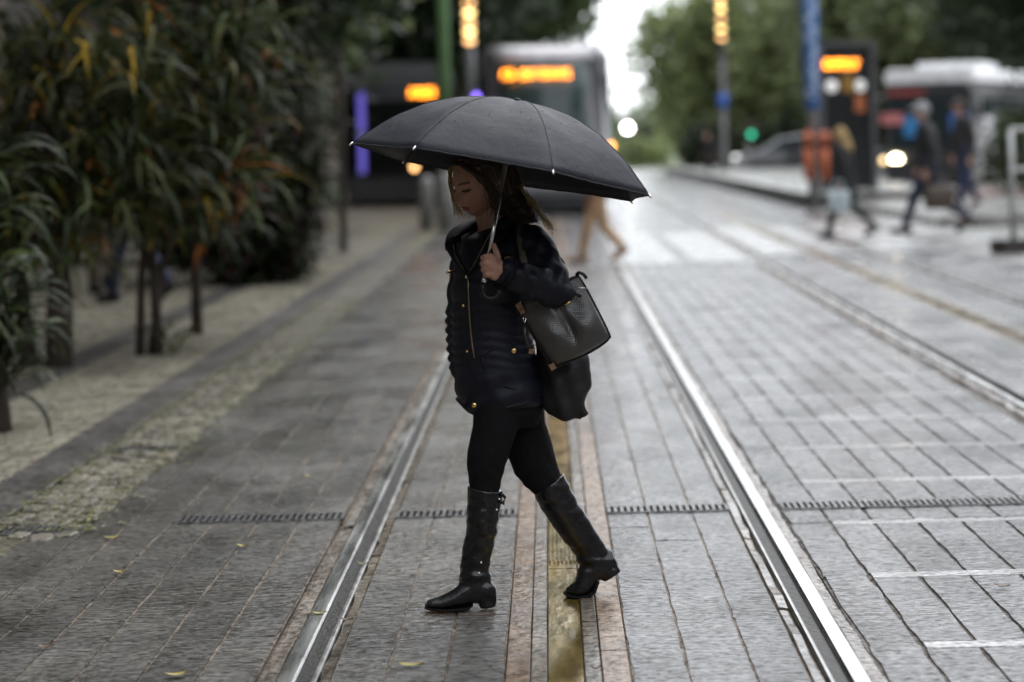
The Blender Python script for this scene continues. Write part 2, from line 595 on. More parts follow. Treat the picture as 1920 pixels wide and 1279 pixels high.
# ------------------------------------------------------------------ rails
def rail(x0, side, label, gz=-.008, gw=.040):
    """x0 = gauge side of the running head, side=+1 when the head grows to +x"""
    t = thing('tram_rail', label, 'rail', (0, 5, 0), 0, 'grooved tram rails in the paving')
    w = .052
    def prof(a, b, z0, z1, bev):
        xa, xb = x0 + side * a - 0, x0 + side * b
        lo, hi = min(xa, xb), max(xa, xb)
        return [(lo, z0), (lo, z1 - bev), (lo + bev, z1), (hi - bev, z1), (hi, z1 - bev), (hi, z0)]
    part(MB().extrude(prof(0, w, -.05, .006, .006), -1, 150), 'head', M_RAIL, t)
    part(MB().extrude(prof(-gw - .015, -gw, -.05, .003, .004), -1, 150), 'lip', M_LIP, t)
    part(MB().extrude(prof(-gw - .0005, -.0005, -.05, gz, .001), -1, 150), 'groove', M_GROOVE if gw < .045 else M_BLACKHOLE, t)  # dark fill raised nearly flush, painting in the shade of the groove
    # uneven mortar bands on both sides, in pieces
    rg = random.Random(int(x0 * 100))
    y = -1.0
    while y < 32:
        L = rg.uniform(.5, 1.6)
        n = 7
        for (a, b, nm, mt) in ((w + .003, w + .042, 'mortar', M_FILLER), (-gw - .048, -gw - .017, 'mortar', M_GREYSLAB)):
            ys = [y + .012 + (L - .024) * i / n for i in range(n + 1)]
            xa = [x0 + side * (a + rg.uniform(0, .002)) for _ in ys]
            xb = [x0 + side * (b + rg.uniform(-.008, .004)) for _ in ys]
            zz = [rg.uniform(-.010, -.001) for _ in ys]
            v = [(xa[i], ys[i], zz[i]) for i in range(n + 1)] + [(xb[i], ys[i], zz[i] - rg.uniform(0, .006)) for i in range(n + 1)]
            v += [(p[0], p[1], -.03) for p in v]
            k = n + 1
            f = []
            for i in range(n):
                f += [(i, k + i, k + i + 1, i + 1), (2 * k + i, i, i + 1, 2 * k + i + 1), (k + i, 3 * k + i, 3 * k + i + 1, k + i + 1)]
            f += [(0, 2 * k, 3 * k, k), (n, k + n, 3 * k + n, 2 * k + n)]
            part(MB().add(v, f), nm, mt, t, smooth=False)
        y += L
    return t


rail(-.690, -1, 'grooved steel tram rail just left of the walking woman, dark and wet')
rail(.738, 1, 'bright grooved steel tram rail to the right of the walking woman')
rail(2.395, -1, 'tram rail of the second track, beside the grid of paving joints', -.001, .058)
rail(3.805, 1, 'tram rail of the second track, along the outer paving by the platform', -.001, .058)

# central power strip
def power_strip(xc, label, brown=M_BROWN):
    t = thing('power_strip', label, 'power strip', (xc, 0, 0))
    bands = [(-.164, -.099, 'border', brown, 3.0), (-.098, -.054, 'insulator', M_GREYSLAB, 1.7), (-.053, .043, 'conductor', M_APS, 2.4),
             (.044, .089, 'insulator', M_GREYSLAB, 1.9), (.090, .164, 'border', brown, 2.6)]
    for a, b, nm, mt, L in bands:
        y = 4.0 + random.uniform(-.5, .0)
        while y < 44:
            l = L * random.uniform(.8, 1.15)
            z = random.uniform(-.003, .0) - (.004 if nm == 'conductor' else 0)
            me = MB()
            me.extrude([(a + .001, -.03), (a + .001, z - .002), (a + .003, z), (b - .003, z), (b - .001, z - .002), (b - .001, -.03)], y + .003, y + l - .003)
            part(me, nm, mt, t)
            y += l
    # ribbed cover plate in the middle of the conductor
    for x in np.linspace(-.045, .036, 7):
        part(MB().extrude([(x - .003, -.01), (x - .002, .003), (x + .002, .003), (x + .003, -.01)], 8.0, 9.4), 'rib', M_APS, t)
    return t


power_strip(.020, 'brown and golden wet power strip running between the two rails under the walking woman')
power_strip(3.16, 'brown edged power strip down the middle of the second track', M_FILLER)

# slotted drain across the tracks
def drain(segs, yc, label):
    t = thing('drain_channel', label, 'drain', (0, yc, 0))
    for a, b in segs:
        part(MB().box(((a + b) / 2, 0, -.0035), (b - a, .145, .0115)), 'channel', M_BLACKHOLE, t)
        bars = MB()
        x = a + .006
        while x < b:
            bars.box((x, 0, .0035), (.0125, .14, .006))
            x += .0245
        part(bars, 'grate', M_STONE, t)
        fr = MB().box(((a + b) / 2, -.077, .0025), (b - a, .012, .006)).box(((a + b) / 2, .077, .0025), (b - a, .012, .006))
        part(fr, 'frame', M_STONE, t)
    return t


drain([(-1.42, -.80), (-.60, -.15), (.19, .64), (.84, 2.28)], 9.07, 'narrow slotted drain crossing the tram tracks behind the woman')
drain([(-2.07, -1.76)], 11.25, 'slotted gutter drain between mossy cobbles and the kerb, with earthy edges')
drain([(-2.20, -1.80)], 8.90, 'slotted gutter drain at the end of the cobbles, in line with the track drain')

# kerb, cobble gutter, mosaic pavement
kerb = thing('kerb', 'low grey granite kerb of long slabs between cobbles and pale pavement', 'kerb', (-2.21, 0, 0))
y = 6.0
while y < 60:
    L = random.uniform(.9, 1.5) if y < 30 else 4
    part(MB().extrude([(-.118, -.03), (-.118, .009), (-.116, .012), (.113, .012), (.115, .009), (.115, -.03)], y + .006, y + L - .006), 'kerb_slab', M_KERB, kerb)
    y += L
gut = sheet('gutter', -2.09, -1.737, 5.0, 60, -0.003, wet_stone('mossy_dirt', (0.085, 0.08, 0.05), 0.5, 0.8, 0.01, rnd=0, ripple=(20, 20), col2=(0.17, 0.15, 0.095)))
cobm = []
for q in range(6):
    rg = random.Random(q)
    mb = MB()
    n = 7
    pts = []
    for k in range(n):
        a = 2 * math.pi * k / n
        rr = rg.uniform(.82, 1.05)
        pts.append((rr * .046 * (abs(math.cos(a)) ** .6) * (1 if math.cos(a) > 0 else -1), rr * .055 * (abs(math.sin(a)) ** .6) * (1 if math.sin(a) > 0 else -1)))
    mb.rings([[(x * 1.02, y_, -.02) for x, y_ in pts], [(x, y_, .003) for x, y_ in pts], [(x * .86, y_ * .86, .007) for x, y_ in pts]])
    me = mb.build('cobble', M_COBBLE)
    cobm.append(me.data)
    bpy.data.objects.remove(me)
lay_slabs(left_lane, [-2.09, -1.92, -1.737], 5.0, 8.0, .010, .003, M_STONE_L, .0002, 20, .2)
far = MB()
cnt = 0
y = 8.72
while y < 30:
    for k in range(4):
        if abs(y - 11.25) < .09 or abs(y - 8.9) < .09:
            continue
        x = -2.045 + k * .088 + random.uniform(-.008, .008)
        yy = y + random.uniform(-.02, .02) + (.05 if k % 2 else 0)
        me = random.choice(cobm)
        if cnt < 290:
            o = bpy.data.objects.new('cobble', me)
            COL.objects.link(o)
            o.parent = gut
            o.location = (x, yy, random.uniform(-.006, .004))
            o.scale = (random.uniform(.85, 1.12), random.uniform(.8, 1.15), 1)
            o.rotation_euler = (random.gauss(0, .05), random.gauss(0, .05), random.uniform(-.3, .3) + (math.pi if random.random() < .5 else 0))
            cnt += 1
        else:
            far.add([(p.co.x + x, p.co.y + yy, p.co.z) for p in me.vertices], [tuple(p.vertices) for p in me.polygons])
    y += .113
o = far.build('cobble', M_COBBLE, recalc=False)
o.parent = gut
o['kind'] = 'stuff'

side_l = sheet('pavement', -12, -2.33, 4, 150, -0.004, wet_stone('sand_joint', (0.15, 0.135, 0.10), 0.5, 0.75, 0.006, rnd=0, ripple=(15, 15)))
# small mosaic stones, laid by the thousand
nxs, nys = 50, 250
st = .078
vv, ff = [], []
for i in range(nxs):
    for j in range(nys):
        x = -2.375 - i * st + random.uniform(-.008, .008)
        yv = 9.5 + j * st + random.uniform(-.008, .008)
        if -3.30 < x < -3.05:
            continue
        h = st * random.uniform(.40, .47)
        z = .006 + random.uniform(-.004, .004)
        a = random.uniform(-.2, .2)
        ca, sa = math.cos(a) * h, math.sin(a) * h
        o0 = len(vv)
        for sx, sy in ((-1, -1), (1, -1), (1, 1), (-1, 1)):
            vv.append((x + sx * ca - sy * sa, yv + sx * sa + sy * ca, z + random.uniform(-.002, .002)))
        for q in range(4):
            vv.append((vv[o0 + q][0], vv[o0 + q][1], -.01))
        ff += [(o0, o0 + 1, o0 + 2, o0 + 3)] + [(o0 + 4 + q, o0 + 4 + (q + 1) % 4, o0 + (q + 1) % 4, o0 + q) for q in range(4)]
mos = MB()
mos.v, mos.f = vv, ff
o = mos.build('mosaic_stone', M_MOSAIC, recalc=False)
o.parent = side_l
o['kind'] = 'stuff'
y = 9
while y < 40:
    o = part(MB().extrude([(-3.29, -.03), (-3.29, .010), (-3.06, .010), (-3.06, -.03)], y + .006, y + 1.2), 'paving_slab', M_KERB, side_l)
    y += 1.21

# fallen leaves
LEAFY = mat('fallen_leaf_yellow', (0.42, 0.34, 0.07), 0.45)
LEAFG = mat('fallen_leaf_green', (0.20, 0.20, 0.06), 0.45)
LEAFB = mat('fallen_leaf_brown', (0.14, 0.07, 0.03), 0.5)
litter = MB()
for _ in range(3200):
    x = random.choice([random.uniform(-2.09, -1.75), random.uniform(-2.1, -1.6), random.gauss(-2.08, .03), random.gauss(-1.75, .04)])
    yv = random.uniform(8.8, 22)
    a = random.uniform(0, 6.28)
    L, W = random.uniform(.006, .022), random.uniform(.003, .009)
    z = .011
    ca, sa = math.cos(a), math.sin(a)
    litter.add([(x + ca * L, yv + sa * L, z), (x - sa * W, yv + ca * W, z + .004), (x - ca * L, yv - sa * L, z + .001), (x + sa * W, yv - ca * W, z + .003)], [(0, 1, 2, 3)])
tag(litter.build('leaf_litter', LEAFG, recalc=False), 'tiny yellow green leaf litter caught among the gutter cobbles', 'leaf litter', kind='stuff')


def fallen(x, y, L, mt, col, where):
    p = G(x, y, .004)
    W = L * .2
    a = random.uniform(-.5, .5)
    top = []
    for t in np.linspace(-1, 1, 7):
        w = W * (1 - t * t) ** .7 + .0006
        top.append((t * L / 2, w, .003 + .006 * t * t, -w))
    mb = MB()
    v = []
    for (tx, w, z, nw) in top:
        v += [(tx, w, z + .003), (tx, 0, z), (tx, nw, z + .003)]
    f = []
    for i in range(6):
        f += [(3 * i, 3 * i + 3, 3 * i + 4, 3 * i + 1), (3 * i + 1, 3 * i + 4, 3 * i + 5, 3 * i + 2)]
    mb.add(v, f)
    o = mb.build('fallen_leaf', mt, recalc=False)
    o.location = p
    o.rotation_euler = (0, 0, a)
    return tag(o, 'small %s fallen leaf lying %s' % (col, where), 'leaf', 'leaves fallen on the paving')


for (x, y, L, c, wh) in [(770, 1250, .07, 0, 'left of the power strip, below her front boot'), (455, 1026, .05, 0, 'before the drain, left of the dark rail'),
                         (210, 1010, .06, 0, 'on lane slabs beside the end of the gutter cobbles'), (225, 1075, .05, 0, 'on lane slabs a step before the gutter cobbles'),
                         (580, 895, .05, 0, 'on lane slabs beyond the track drain'), (620, 840, .04, 1, 'close to the dark rail beyond the track drain'), (598, 1153, .045, 0, 'in the mortar of the dark left rail'),
                         (85, 1216, .05, 2, 'on the lane slabs well away from the rails'), (650, 1165, .04, 2, 'against the lip of the dark left rail'), (560, 620, .05, 1, 'far down the lane beside the gutter'),
                         (680, 1060, .04, 1, 'in the gravel beside the dark left rail'), (966, 1076, .035, 2, 'on the brown border of the power strip by her boots'), (638, 860, .05, 2, 'beside the dark rail near the drain end'),
                         (1118, 1256, .03, 2, 'on the grey band right of the golden strip'), (1100, 990, .03, 1, 'on the power strip behind her rear boot'), (330, 1268, .06, 0, 'on lane slabs midway between kerb and dark rail'),
                         (740, 1075, .04, 2, 'on slabs left of her front boot'), (1880, 1102, .05, 2, 'on the gridded paving between the two tracks')]:
    fallen(x, y, L, (LEAFY, LEAFG, LEAFB)[c], ('yellow', 'green', 'brown')[c], wh)

# ------------------------------------------------------------------ the walking woman
Y0 = 7.28                      # her distance; offsets below are metres towards (-) or away (+)


def Q(x, y, d=0.0):
    return P(x, y, Y0 + d)


def wpart(mb, name, m, root, smooth=True):
    """world-space mesh attached to an unrotated root"""
    o = mb.build(name, m, None, smooth) if isinstance(mb, MB) else link(name, mb, m, None, True)
    o.data.transform(Matrix.Translation(-root.location))
    o.parent = root
    return o


def sil_loft(mb, secs, n=20, power=2.0):
    """rings from silhouette pairs (x1,y1,x2,y2,depth half,depth centre)"""
    rings = []
    for (x1, y1, x2, y2, dh, dc) in secs:
        a, b = Q(x1, y1, dc), Q(x2, y2, dc)
        c, e = (a + b) / 2, (b - a) / 2
        ring = []
        for k in range(n):
            th = 2 * math.pi * k / n
            co, si = math.cos(th), math.sin(th)
            co = math.copysign(abs(co) ** (2 / power), co)
            si = math.copysign(abs(si) ** (2 / power), si)
            ring.append(c + e * co + Vector((0, dh * si, 0)))
        rings.append(ring)
    return mb.rings(rings)


def pix(a):
    """photo pixel of world points (n,3)"""
    X, Y, Z = a[:, 0], a[:, 1], a[:, 2] - CAMH
    r = cR * X - sR * Z
    u = sR * X + cR * Z
    return VX + F * r / Y, VY - F * u / Y


# head frame
AZ, PT = R(52), R(17)
HF = Vector((-math.sin(AZ) * math.cos(PT), -math.cos(AZ) * math.cos(PT), -math.sin(PT)))
HU = Vector((-math.sin(AZ) * math.sin(PT), -math.cos(AZ) * math.sin(PT), math.cos(PT)))
HL = HU.cross(HF)
HC = Q(901, 341, 0.0)
HM = Matrix((HL, HF, HU)).transposed()          # local x left, y forward, z up


def head_local(a):
    d = np.asarray(a) - np.array(HC)
    return d @ np.array(HL), d @ np.array(HF), d @ np.array(HU)


def head_mesh(mb):
    n, m = 120, 96
    g = lambda v, s: math.exp(-(v / s) ** 2)
    rings = []
    for i in range(m + 1):
        ph = -math.pi / 2 + math.pi * min(max(i, .15), m - .15) / m
        ring = []
        for k in range(n):
            th = 2 * math.pi * k / n
            x, y, z = .070 * math.cos(ph) * math.sin(th), .090 * math.cos(ph) * math.cos(th), .102 * math.sin(ph)
            fr = max(0.0, math.cos(th))
            t = min(1, max(0, -z / .102))
            x *= 1 - .26 * t ** 1.6 * (1 if y > 0 else .6)
            if y < 0:
                y *= 1 - .35 * t ** 1.3
            else:
                y *= 1 + .10 * math.sin(math.pi * min(1, t)) + .05 * t
            ax = abs(x)
            d = 0
            if fr > 0:
                ramp = min(1, max(0, (.022 - z) / .05))
                d += .015 * ramp * g(x, .0095) * (1 if z > -.030 else g(z + .030, .006))
                d += .009 * g(x, .013) * g(z + .031, .009)
                d += .0035 * g(ax - .0125, .006) * g(z + .034, .006)
                d -= .0125 * g(ax - .027, .015) * g(z - .002, .011)
                d += .0055 * g(ax - .029, .011) * g(z + .001, .0075)
                d += .004 * g(ax - .024, .018) * g(z - .017, .007)
                d += .0055 * g(x, .017) * g(z + .050, .0045)
                d += .0065 * g(x, .015) * g(z + .0605, .005)
                d -= .0045 * g(x, .020) * g(z + .0552, .0022)
                d -= .004 * g(x, .02) * g(z + .069, .005)
                d += .008 * g(x, .018) * g(z + .083, .012)
                d += .005 * g(ax - .038, .018) * g(z + .018, .018)
                d *= fr ** .5
            ring.append(HC + HM @ Vector((x, y + d, z)))
        rings.append(ring)
    mb.rings(rings)
    for s in (-1, 1):
        mb.ell(HC + HM @ Vector((s * .069, -.006, -.012)), (.009, .017, .030), 12, 10, HM)


# joints: photo x, y and depth offset
SHL, ELL, WRL = Q(1000, 455, -.10), Q(1042, 543, -.20), Q(945, 507, -.295)
SHR, ELR, WRR = Q(882, 463, .10), Q(863, 595, .06), Q(868, 692, -.02)
HIPL, KNL, ANL = Q(935, 735, -.065), Q(909, 892, -.09), Q(892, 1075, -.085)
HIPR, KNR, ANR = Q(978, 735, .065), Q(1014, 900, .085), Q(1108, 1043, .115)

skin = MB()
head_mesh(skin)
skin.chain([Q(912, 372, .02), Q(930, 432, .03)], [.047, .052])
sil_loft(skin, [(900, 430, 985, 425, .05, .02), (866, 462, 1002, 455, .08, 0), (864, 520, 992, 520, .10, -.01), (866, 600, 985, 600, .09, 0),
                (872, 690, 1000, 680, .11, 0), (890, 742, 1005, 738, .10, 0)])
skin.chain([SHL, ELL, WRL], [.040, .036, .026])
skin.chain([SHR, ELR, WRR, Q(885, 722, -.06)], [.040, .034, .026, .022])
skin.chain([HIPL, KNL, Q(897, 1080, -.085), Q(850, 1127, -.088)], [.068, .040, .026, .013])
skin.chain([HIPR, KNR, ANR, Q(1088, 1100, .112)], [.066, .038, .026, .012])
# left hand closed round the umbrella shaft
HD = -.305
skin.chain([WRL, Q(936, 503, -.310), Q(918, 497, -.322)], [.026, .024, .017])
skin.chain([Q(923, 486, -.320), Q(927, 516, -.317)], [.015, .016])
for i, (yy, ln) in enumerate(((481, 1.0), (492.5, 1.06), (504, 1.0), (514.5, .88))):
    xk = 911 + (0, -1, 0.5, 4)[i]
    skin.chain([Q(xk + 9, yy - 1, -.326), Q(xk - 1, yy, -.327), Q(xk - 6 * ln, yy + 2, -.309), Q(xk - 3, yy + 3, -.284), Q(xk + 7, yy + 4, -.277)],
               [.0088, .0085, .0078, .0072, .0064], 10)
skin.chain([Q(931, 500, -.312), Q(933, 482, -.303), Q(929, 469, -.297), Q(926, 460, -.295)], [.013, .0105, .0092, .0078], 10)
# right hand, mostly inside the pocket
for i in range(4):
    skin.chain([Q(884 + 3 * i, 722, -.06), Q(890 + 4 * i, 742, -.07), Q(893 + 4 * i, 755, -.068)], [.009, .0085, .007], 8)
skin.chain([Q(880, 714, -.07), Q(886, 728, -.085), Q(894, 736, -.088)], [.011, .009, .007], 8)
me = remesh(skin, .0032, 2, 'person')
sk = mat('skin', (0.40, 0.22, 0.155), 0.5, var=0.12, vscale=40, bump=0.0008, bscale=200)
sk.node_tree.nodes['Principled BSDF'].inputs['Subsurface Weight'].default_value = 0.12
sk.node_tree.nodes['Principled BSDF'].inputs['Subsurface Radius'].default_value = (.01, .004, .002)
woman = link('person', me, sk, None, True)
for mm in (mat('lips', (0.28, 0.075, 0.07), 0.4), mat('eyebrow', (0.13, 0.075, 0.055), 0.8), mat('eyelash', (0.05, 0.03, 0.024), 0.6)):
    me.materials.append(mm)
cen = np.empty(len(me.polygons) * 3)
me.polygons.foreach_get('center', cen)
cen = cen.reshape(-1, 3)
lx, fy, uz = head_local(cen)
front = (fy > .05) & (np.abs(lx) < .06)
al = np.abs(lx)
idx = np.zeros(len(cen), int)
idx[front & (al < .021 - 28 * (uz + .0552) ** 2 * 4) & (uz < -.0475) & (uz > -.0655) & (fy > .078)] = 1
arch = .0215 - 9 * (al - .03) ** 2
idx[front & (al > .011) & (al < .045) & (np.abs(uz - arch) < .0034)] = 2
idx[front & (np.abs(al - .029) < .014) & (np.abs(uz + .0025 - 6 * (al - .029) ** 2) < .0040 - 14 * (al - .029) ** 2)] = 3
me.polygons.foreach_set('material_index', idx)
base = Vector((Q(960, 1100, 0).x, Y0, 0))
me.transform(Matrix.Translation(-base))
woman.location = base
bpy.context.view_layer.update()
tag(woman, 'woman in navy quilted jacket, black leggings and tall boots walking under a black umbrella', 'person')

# leggings
M_LEG = mat('black_knit', (0.009, 0.009, 0.010), 0.9, var=0.3, vscale=120, bump=0.0006, bscale=400, spec=0.12)
lg = MB()
sil_loft(lg, [(888, 700, 1008, 700, .10, 0), (886, 735, 1018, 735, .115, 0), (892, 775, 1020, 770, .11, 0), (915, 800, 1005, 800, .08, 0)])
sil_loft(lg, [(888, 745, 975, 750, .09, -.055), (886, 800, 972, 800, .085, -.075), (875, 850, 956, 850, .072, -.09), (876, 885, 944, 887, .060, -.092), (880, 908, 938, 914, .050, -.09), (886, 940, 930, 942, .042, -.09)])
sil_loft(lg, [(925, 745, 1019, 750, .09, .055), (930, 800, 1024, 795, .083, .07), (948, 850, 1037, 835, .07, .08), (966, 890, 1044, 868, .062, .085),
              (984, 912, 1050, 886, .052, .087), (1006, 930, 1054, 902, .044, .09), (1020, 950, 1058, 926, .04, .092)])
me = remesh(lg, .006, 5, 'leggings')
v, nn = vnp(me), vnorm(me)
zz = v[:, 2]
w = np.sin(zz * 95 + 14 * v[:, 0] + 5 * np.sin(v[:, 0] * 37)) * np.exp(-((zz - .40) / .09) ** 2) * .0012
setv(me, v + nn * w[:, None])
wpart(me, 'leggings', M_LEG, woman)

# boots
M_BOOT = mat('black_wet_leather', (0.006, 0.006, 0.007), 0.27, var=0.3, vscale=30, bump=0.0016, bscale=45, spec=0.5, rvar=0.08)
M_SOLE = mat('boot_rubber', (0.008, 0.008, 0.008), 0.8, spec=0.15)


def boot(shaft, foot, heel, sole, studs, seed):
    b = MB()
    sil_loft(b, shaft, 22)
    sil_loft(b, foot, 22, 2.4)
    sil_loft(b, heel, 16, 3.0)
    me = remesh(b, .0042, 5, 'boot')
    v, nn = vnp(me), vnorm(me)
    rg = np.random.default_rng(seed)
    dz = np.zeros(len(v))
    z0, z1 = v[:, 2].min(), v[:, 2].max()
    t = (v[:, 2] - z0) / (z1 - z0)
    for k in range(14):
        ph, fr, sl = rg.uniform(0, 6.28), rg.uniform(90, 190), rg.uniform(-60, 60)
        c0, wd = rg.uniform(.2, .9), rg.uniform(.05, .12)
        dz += np.sin(v[:, 2] * fr + v[:, 0] * sl + ph) * np.exp(-((t - c0) / wd) ** 2) * rg.uniform(.0005, .0013)
    dz += np.sin(v[:, 2] * 170 + 25 * v[:, 1]) * np.exp(-((t - .30) / .09) ** 2) * .003
    setv(me, v + nn * dz[:, None])
    o = wpart(me, 'boot', M_BOOT, woman)
    so = MB()
    sil_loft(so, sole, 18, 2.6)
    s_ = so.build('sole', M_SOLE, None, True)
    s_.data.transform(Matrix.Translation(-woman.location))
    s_.parent = o
    bv = BVHTree.FromPolygons([tuple(p.co + woman.location) for p in me.vertices], [tuple(p.vertices) for p in me.polygons])
    cp = Vector((0, 0, CAMH))
    for (x, y) in studs:
        hit, nrm, _, _ = bv.ray_cast(cp, (P(x, y, 5) - cp).normalized())
        if hit:
            st_ = MB().ell(hit, (.0042, .0042, .0042), 10, 6).build('stud', M_STEEL, None, True)
            st_.data.transform(Matrix.Translation(-woman.location))
            st_.parent = o
    return o, bv


D1, D2 = -.085, .115
boot([(876, 911, 943, 921, .056, -.09), (876, 930, 942, 936, .056, -.09), (875, 970, 936, 972, .055, -.09), (873, 1003, 931, 1005, .05, -.088),
      (866, 1030, 925, 1032, .045, -.086), (863, 1060, 919, 1060, .042, D1), (861, 1082, 920, 1082, .042, D1), (858, 1100, 927, 1100, .040, D1), (862, 1118, 929, 1120, .036, D1)],
     [(930, 1098, 932, 1128, .030, D1), (915, 1080, 916, 1128, .038, D1), (890, 1080, 891, 1131, .039, D1), (868, 1092, 868, 1136, .041, D1 - .003),
      (845, 1109, 845, 1140, .043, D1 - .006), (825, 1119, 824, 1140, .041, D1 - .009), (809, 1124, 809, 1139, .037, D1 - .011), (800, 1127, 800, 1138, .027, D1 - .012)],
     [(897, 1118, 931, 1118, .030, D1), (899, 1140, 931, 1136, .031, D1)],
     [(887, 1131, 887, 1136, .030, D1), (880, 1134, 880, 1141, .036, D1), (870, 1136, 870, 1143.5, .042, D1), (835, 1138, 835, 1144.5, .046, D1 - .007),
      (809, 1136, 809, 1143, .040, D1 - .011), (797, 1133, 797, 1140, .028, D1 - .012)],
     [(936, 936), (931, 956), (902, 1055), (898, 1075)], 3)
boot([(1000, 925, 1057, 887, .054, .088), (1006, 940, 1064, 902, .055, .09), (1028, 975, 1083, 940, .054, .096), (1048, 1003, 1103, 970, .052, .102),
      (1066, 1026, 1117, 993, .047, .107), (1080, 1046, 1128, 1012, .043, .11), (1087, 1060, 1142, 1032, .04, .112), (1088, 1075, 1152, 1052, .037, .113)],
     [(1146, 1030, 1160, 1065, .028, D2), (1125, 1026, 1140, 1078, .036, D2), (1100, 1040, 1122, 1090, .039, D2), (1085, 1060, 1113, 1105, .041, D2), (1080, 1080, 1105, 1115, .043, D2),
      (1077, 1092, 1090, 1117, .042, D2), (1068, 1098, 1072, 1116, .033, D2), (1060, 1104, 1061, 1113, .015, D2)],
     [(1116, 1068, 1156, 1050, .029, D2), (1128, 1088, 1163, 1066, .030, D2), (1134, 1090, 1164, 1070, .030, D2)],
     [(1118, 1086, 1124, 1092, .032, D2), (1112, 1104, 1118, 1109, .040, D2), (1100, 1112, 1103, 1120, .045, D2), (1080, 1113, 1080, 1120, .045, D2),
      (1064, 1111, 1063, 1118, .034, D2), (1057, 1108, 1056, 1113, .013, D2)],
     [], 5)
# buckle tab of the near boot
tab = MB().tube([Q(940, 926, -.12), Q(947, 933, -.10), Q(944, 944, -.10), Q(938, 940, -.125)], .006, 8, .6)
wpart(tab, 'boot_tab', M_BOOT, woman)

# jacket
M_JACK = mat('navy_nylon', (0.0055, 0.0066, 0.0145), 0.55, var=0.35, vscale=25, bump=0.0012, bscale=70, sheen=0.0, rvar=0.08, spec=0.32)
jk = MB()
sil_loft(jk, [(900, 428, 980, 418, .065, .025), (872, 448, 1010, 438, .095, .01), (853, 485, 1016, 478, .125, -.01), (846, 530, 1010, 528, .135, -.02),
              (845, 575, 1002, 575, .132, -.02), (846, 610, 998, 610, .126, -.02), (848, 650, 1001, 648, .128, -.02), (850, 690, 1010, 684, .138, -.012),
              (852, 722, 1020, 708, .145, -.004), (856, 745, 1028, 728, .147, 0), (870, 766, 1030, 744, .140, 0), (888, 777, 1024, 754, .115, 0)], 28)
jk.chain([SHL, Q(1022, 496, -.15), ELL], [.056, .056, .052])
jk.chain([ELL, Q(995, 528, -.255), Q(952, 509, -.292)], [.053, .050, .042])
jk.chain([SHR, Q(870, 530, .08), ELR, Q(864, 645, .02), WRR], [.055, .05, .046, .044, .040])
jk.chain([SHL, Q(935, 432, .03), SHR], [.05, .05, .05])
me = remesh(jk, .0055, 7, 'jacket')
v, nn = vnp(me), vnorm(me)
px, py = pix(v)
rows = 17.5
band = np.clip((py - 572) / 12, 0, 1) * np.clip((700 - py) / 10, 0, 1)
sleeve_l = (v[:, 1] < Y0 - .16) & (py < 590)
q = (np.abs(np.sin(math.pi * (py - 590 + 4 * np.sin(px * .05)) / rows)) - .62) * (.0028 + .0062 * np.clip((872 - px) / 26, 0, 1))
d = q * band * (~sleeve_l)
big = (np.abs(np.sin(math.pi * (py - 430) / 46.0)) - .7) * .007 * (py < 575) * (~sleeve_l)
d += big
# crumpled folds on the bent sleeve and lower pockets
fold = np.sin(px * .16 + py * .09) * .0026 + np.sin(px * .07 - py * .17 + 1.3) * .0028 + np.sin(px * .26 + 2 + py * .03) * .0013
d += fold * sleeve_l
low = np.clip((py - 695) / 15, 0, 1)
d += low * (np.sin(px * .045 + py * .13) * .003 + np.sin(px * .11 - py * .06) * .002)
nz = np.array([0.0] * len(v))
setv(me, v + nn * d[:, None])
jacket = wpart(me, 'jacket', M_JACK, woman)
JB = BVHTree.FromPolygons([tuple(p.co + woman.location) for p in me.vertices], [tuple(p.vertices) for p in me.polygons])
CP = Vector((0, 0, CAMH))


def on_jacket(x, y, lift=.002):
    dr = (P(x, y, 5) - CP).normalized()
    hit, nrm, _, _ = JB.ray_cast(CP, dr)
    return (hit - dr * lift) if hit else Q(x, y, -.15)


def jpart(mb, name, m, smooth=True):
    o = mb.build(name, m, None, smooth)
    o.data.transform(Matrix.Translation(-woman.location))
    o.parent = jacket
    return o


# collar: one padded roll round the neck ending at the zip
M_COLLAR = mat('navy_nylon_lining', (0.006, 0.0065, 0.011), 0.7, bump=0.001, bscale=80, spec=0.2)
cp_ = [on_jacket(876, 514, .006), Q(858, 488, -.150), Q(846, 462, -.105), Q(852, 440, -.03), Q(880, 424, .05), Q(920, 413, .085), Q(955, 412, .06), Q(962, 425, -.04),
       Q(943, 440, -.105), Q(912, 470, -.145), on_jacket(880, 512, .006)]
rs = [.006, .013, .017, .019, .020, .022, .022, .019, .016, .011, .006]
fine_p, fine_r = [], []
for i in range(len(cp_) - 1):
    p0, p1, p2, p3 = cp_[max(0, i - 1)], cp_[i], cp_[i + 1], cp_[min(len(cp_) - 1, i + 2)]
    for k in range(5):
        t = k / 5
        fine_p.append(.5 * ((2 * p1) + (p2 - p0) * t + (2 * p0 - 5 * p1 + 4 * p2 - p3) * t * t + (3 * p1 - p0 - 3 * p2 + p3) * t ** 3))
        fine_r.append(rs[i] + (rs[i + 1] - rs[i]) * t)
fine_p.append(cp_[-1])
fine_r.append(rs[-1])
jpart(MB().tube(fine_p, fine_r, 12, .75), 'collar', M_COLLAR)
flap = MB()
flap.tube([Q(862, 446, -.08), Q(848, 452, -.105), Q(838, 458, -.11), Q(838, 470, -.115)], [.012, .013, .010, .006], 10, .5)
jpart(flap, 'collar_flap', M_COLLAR)
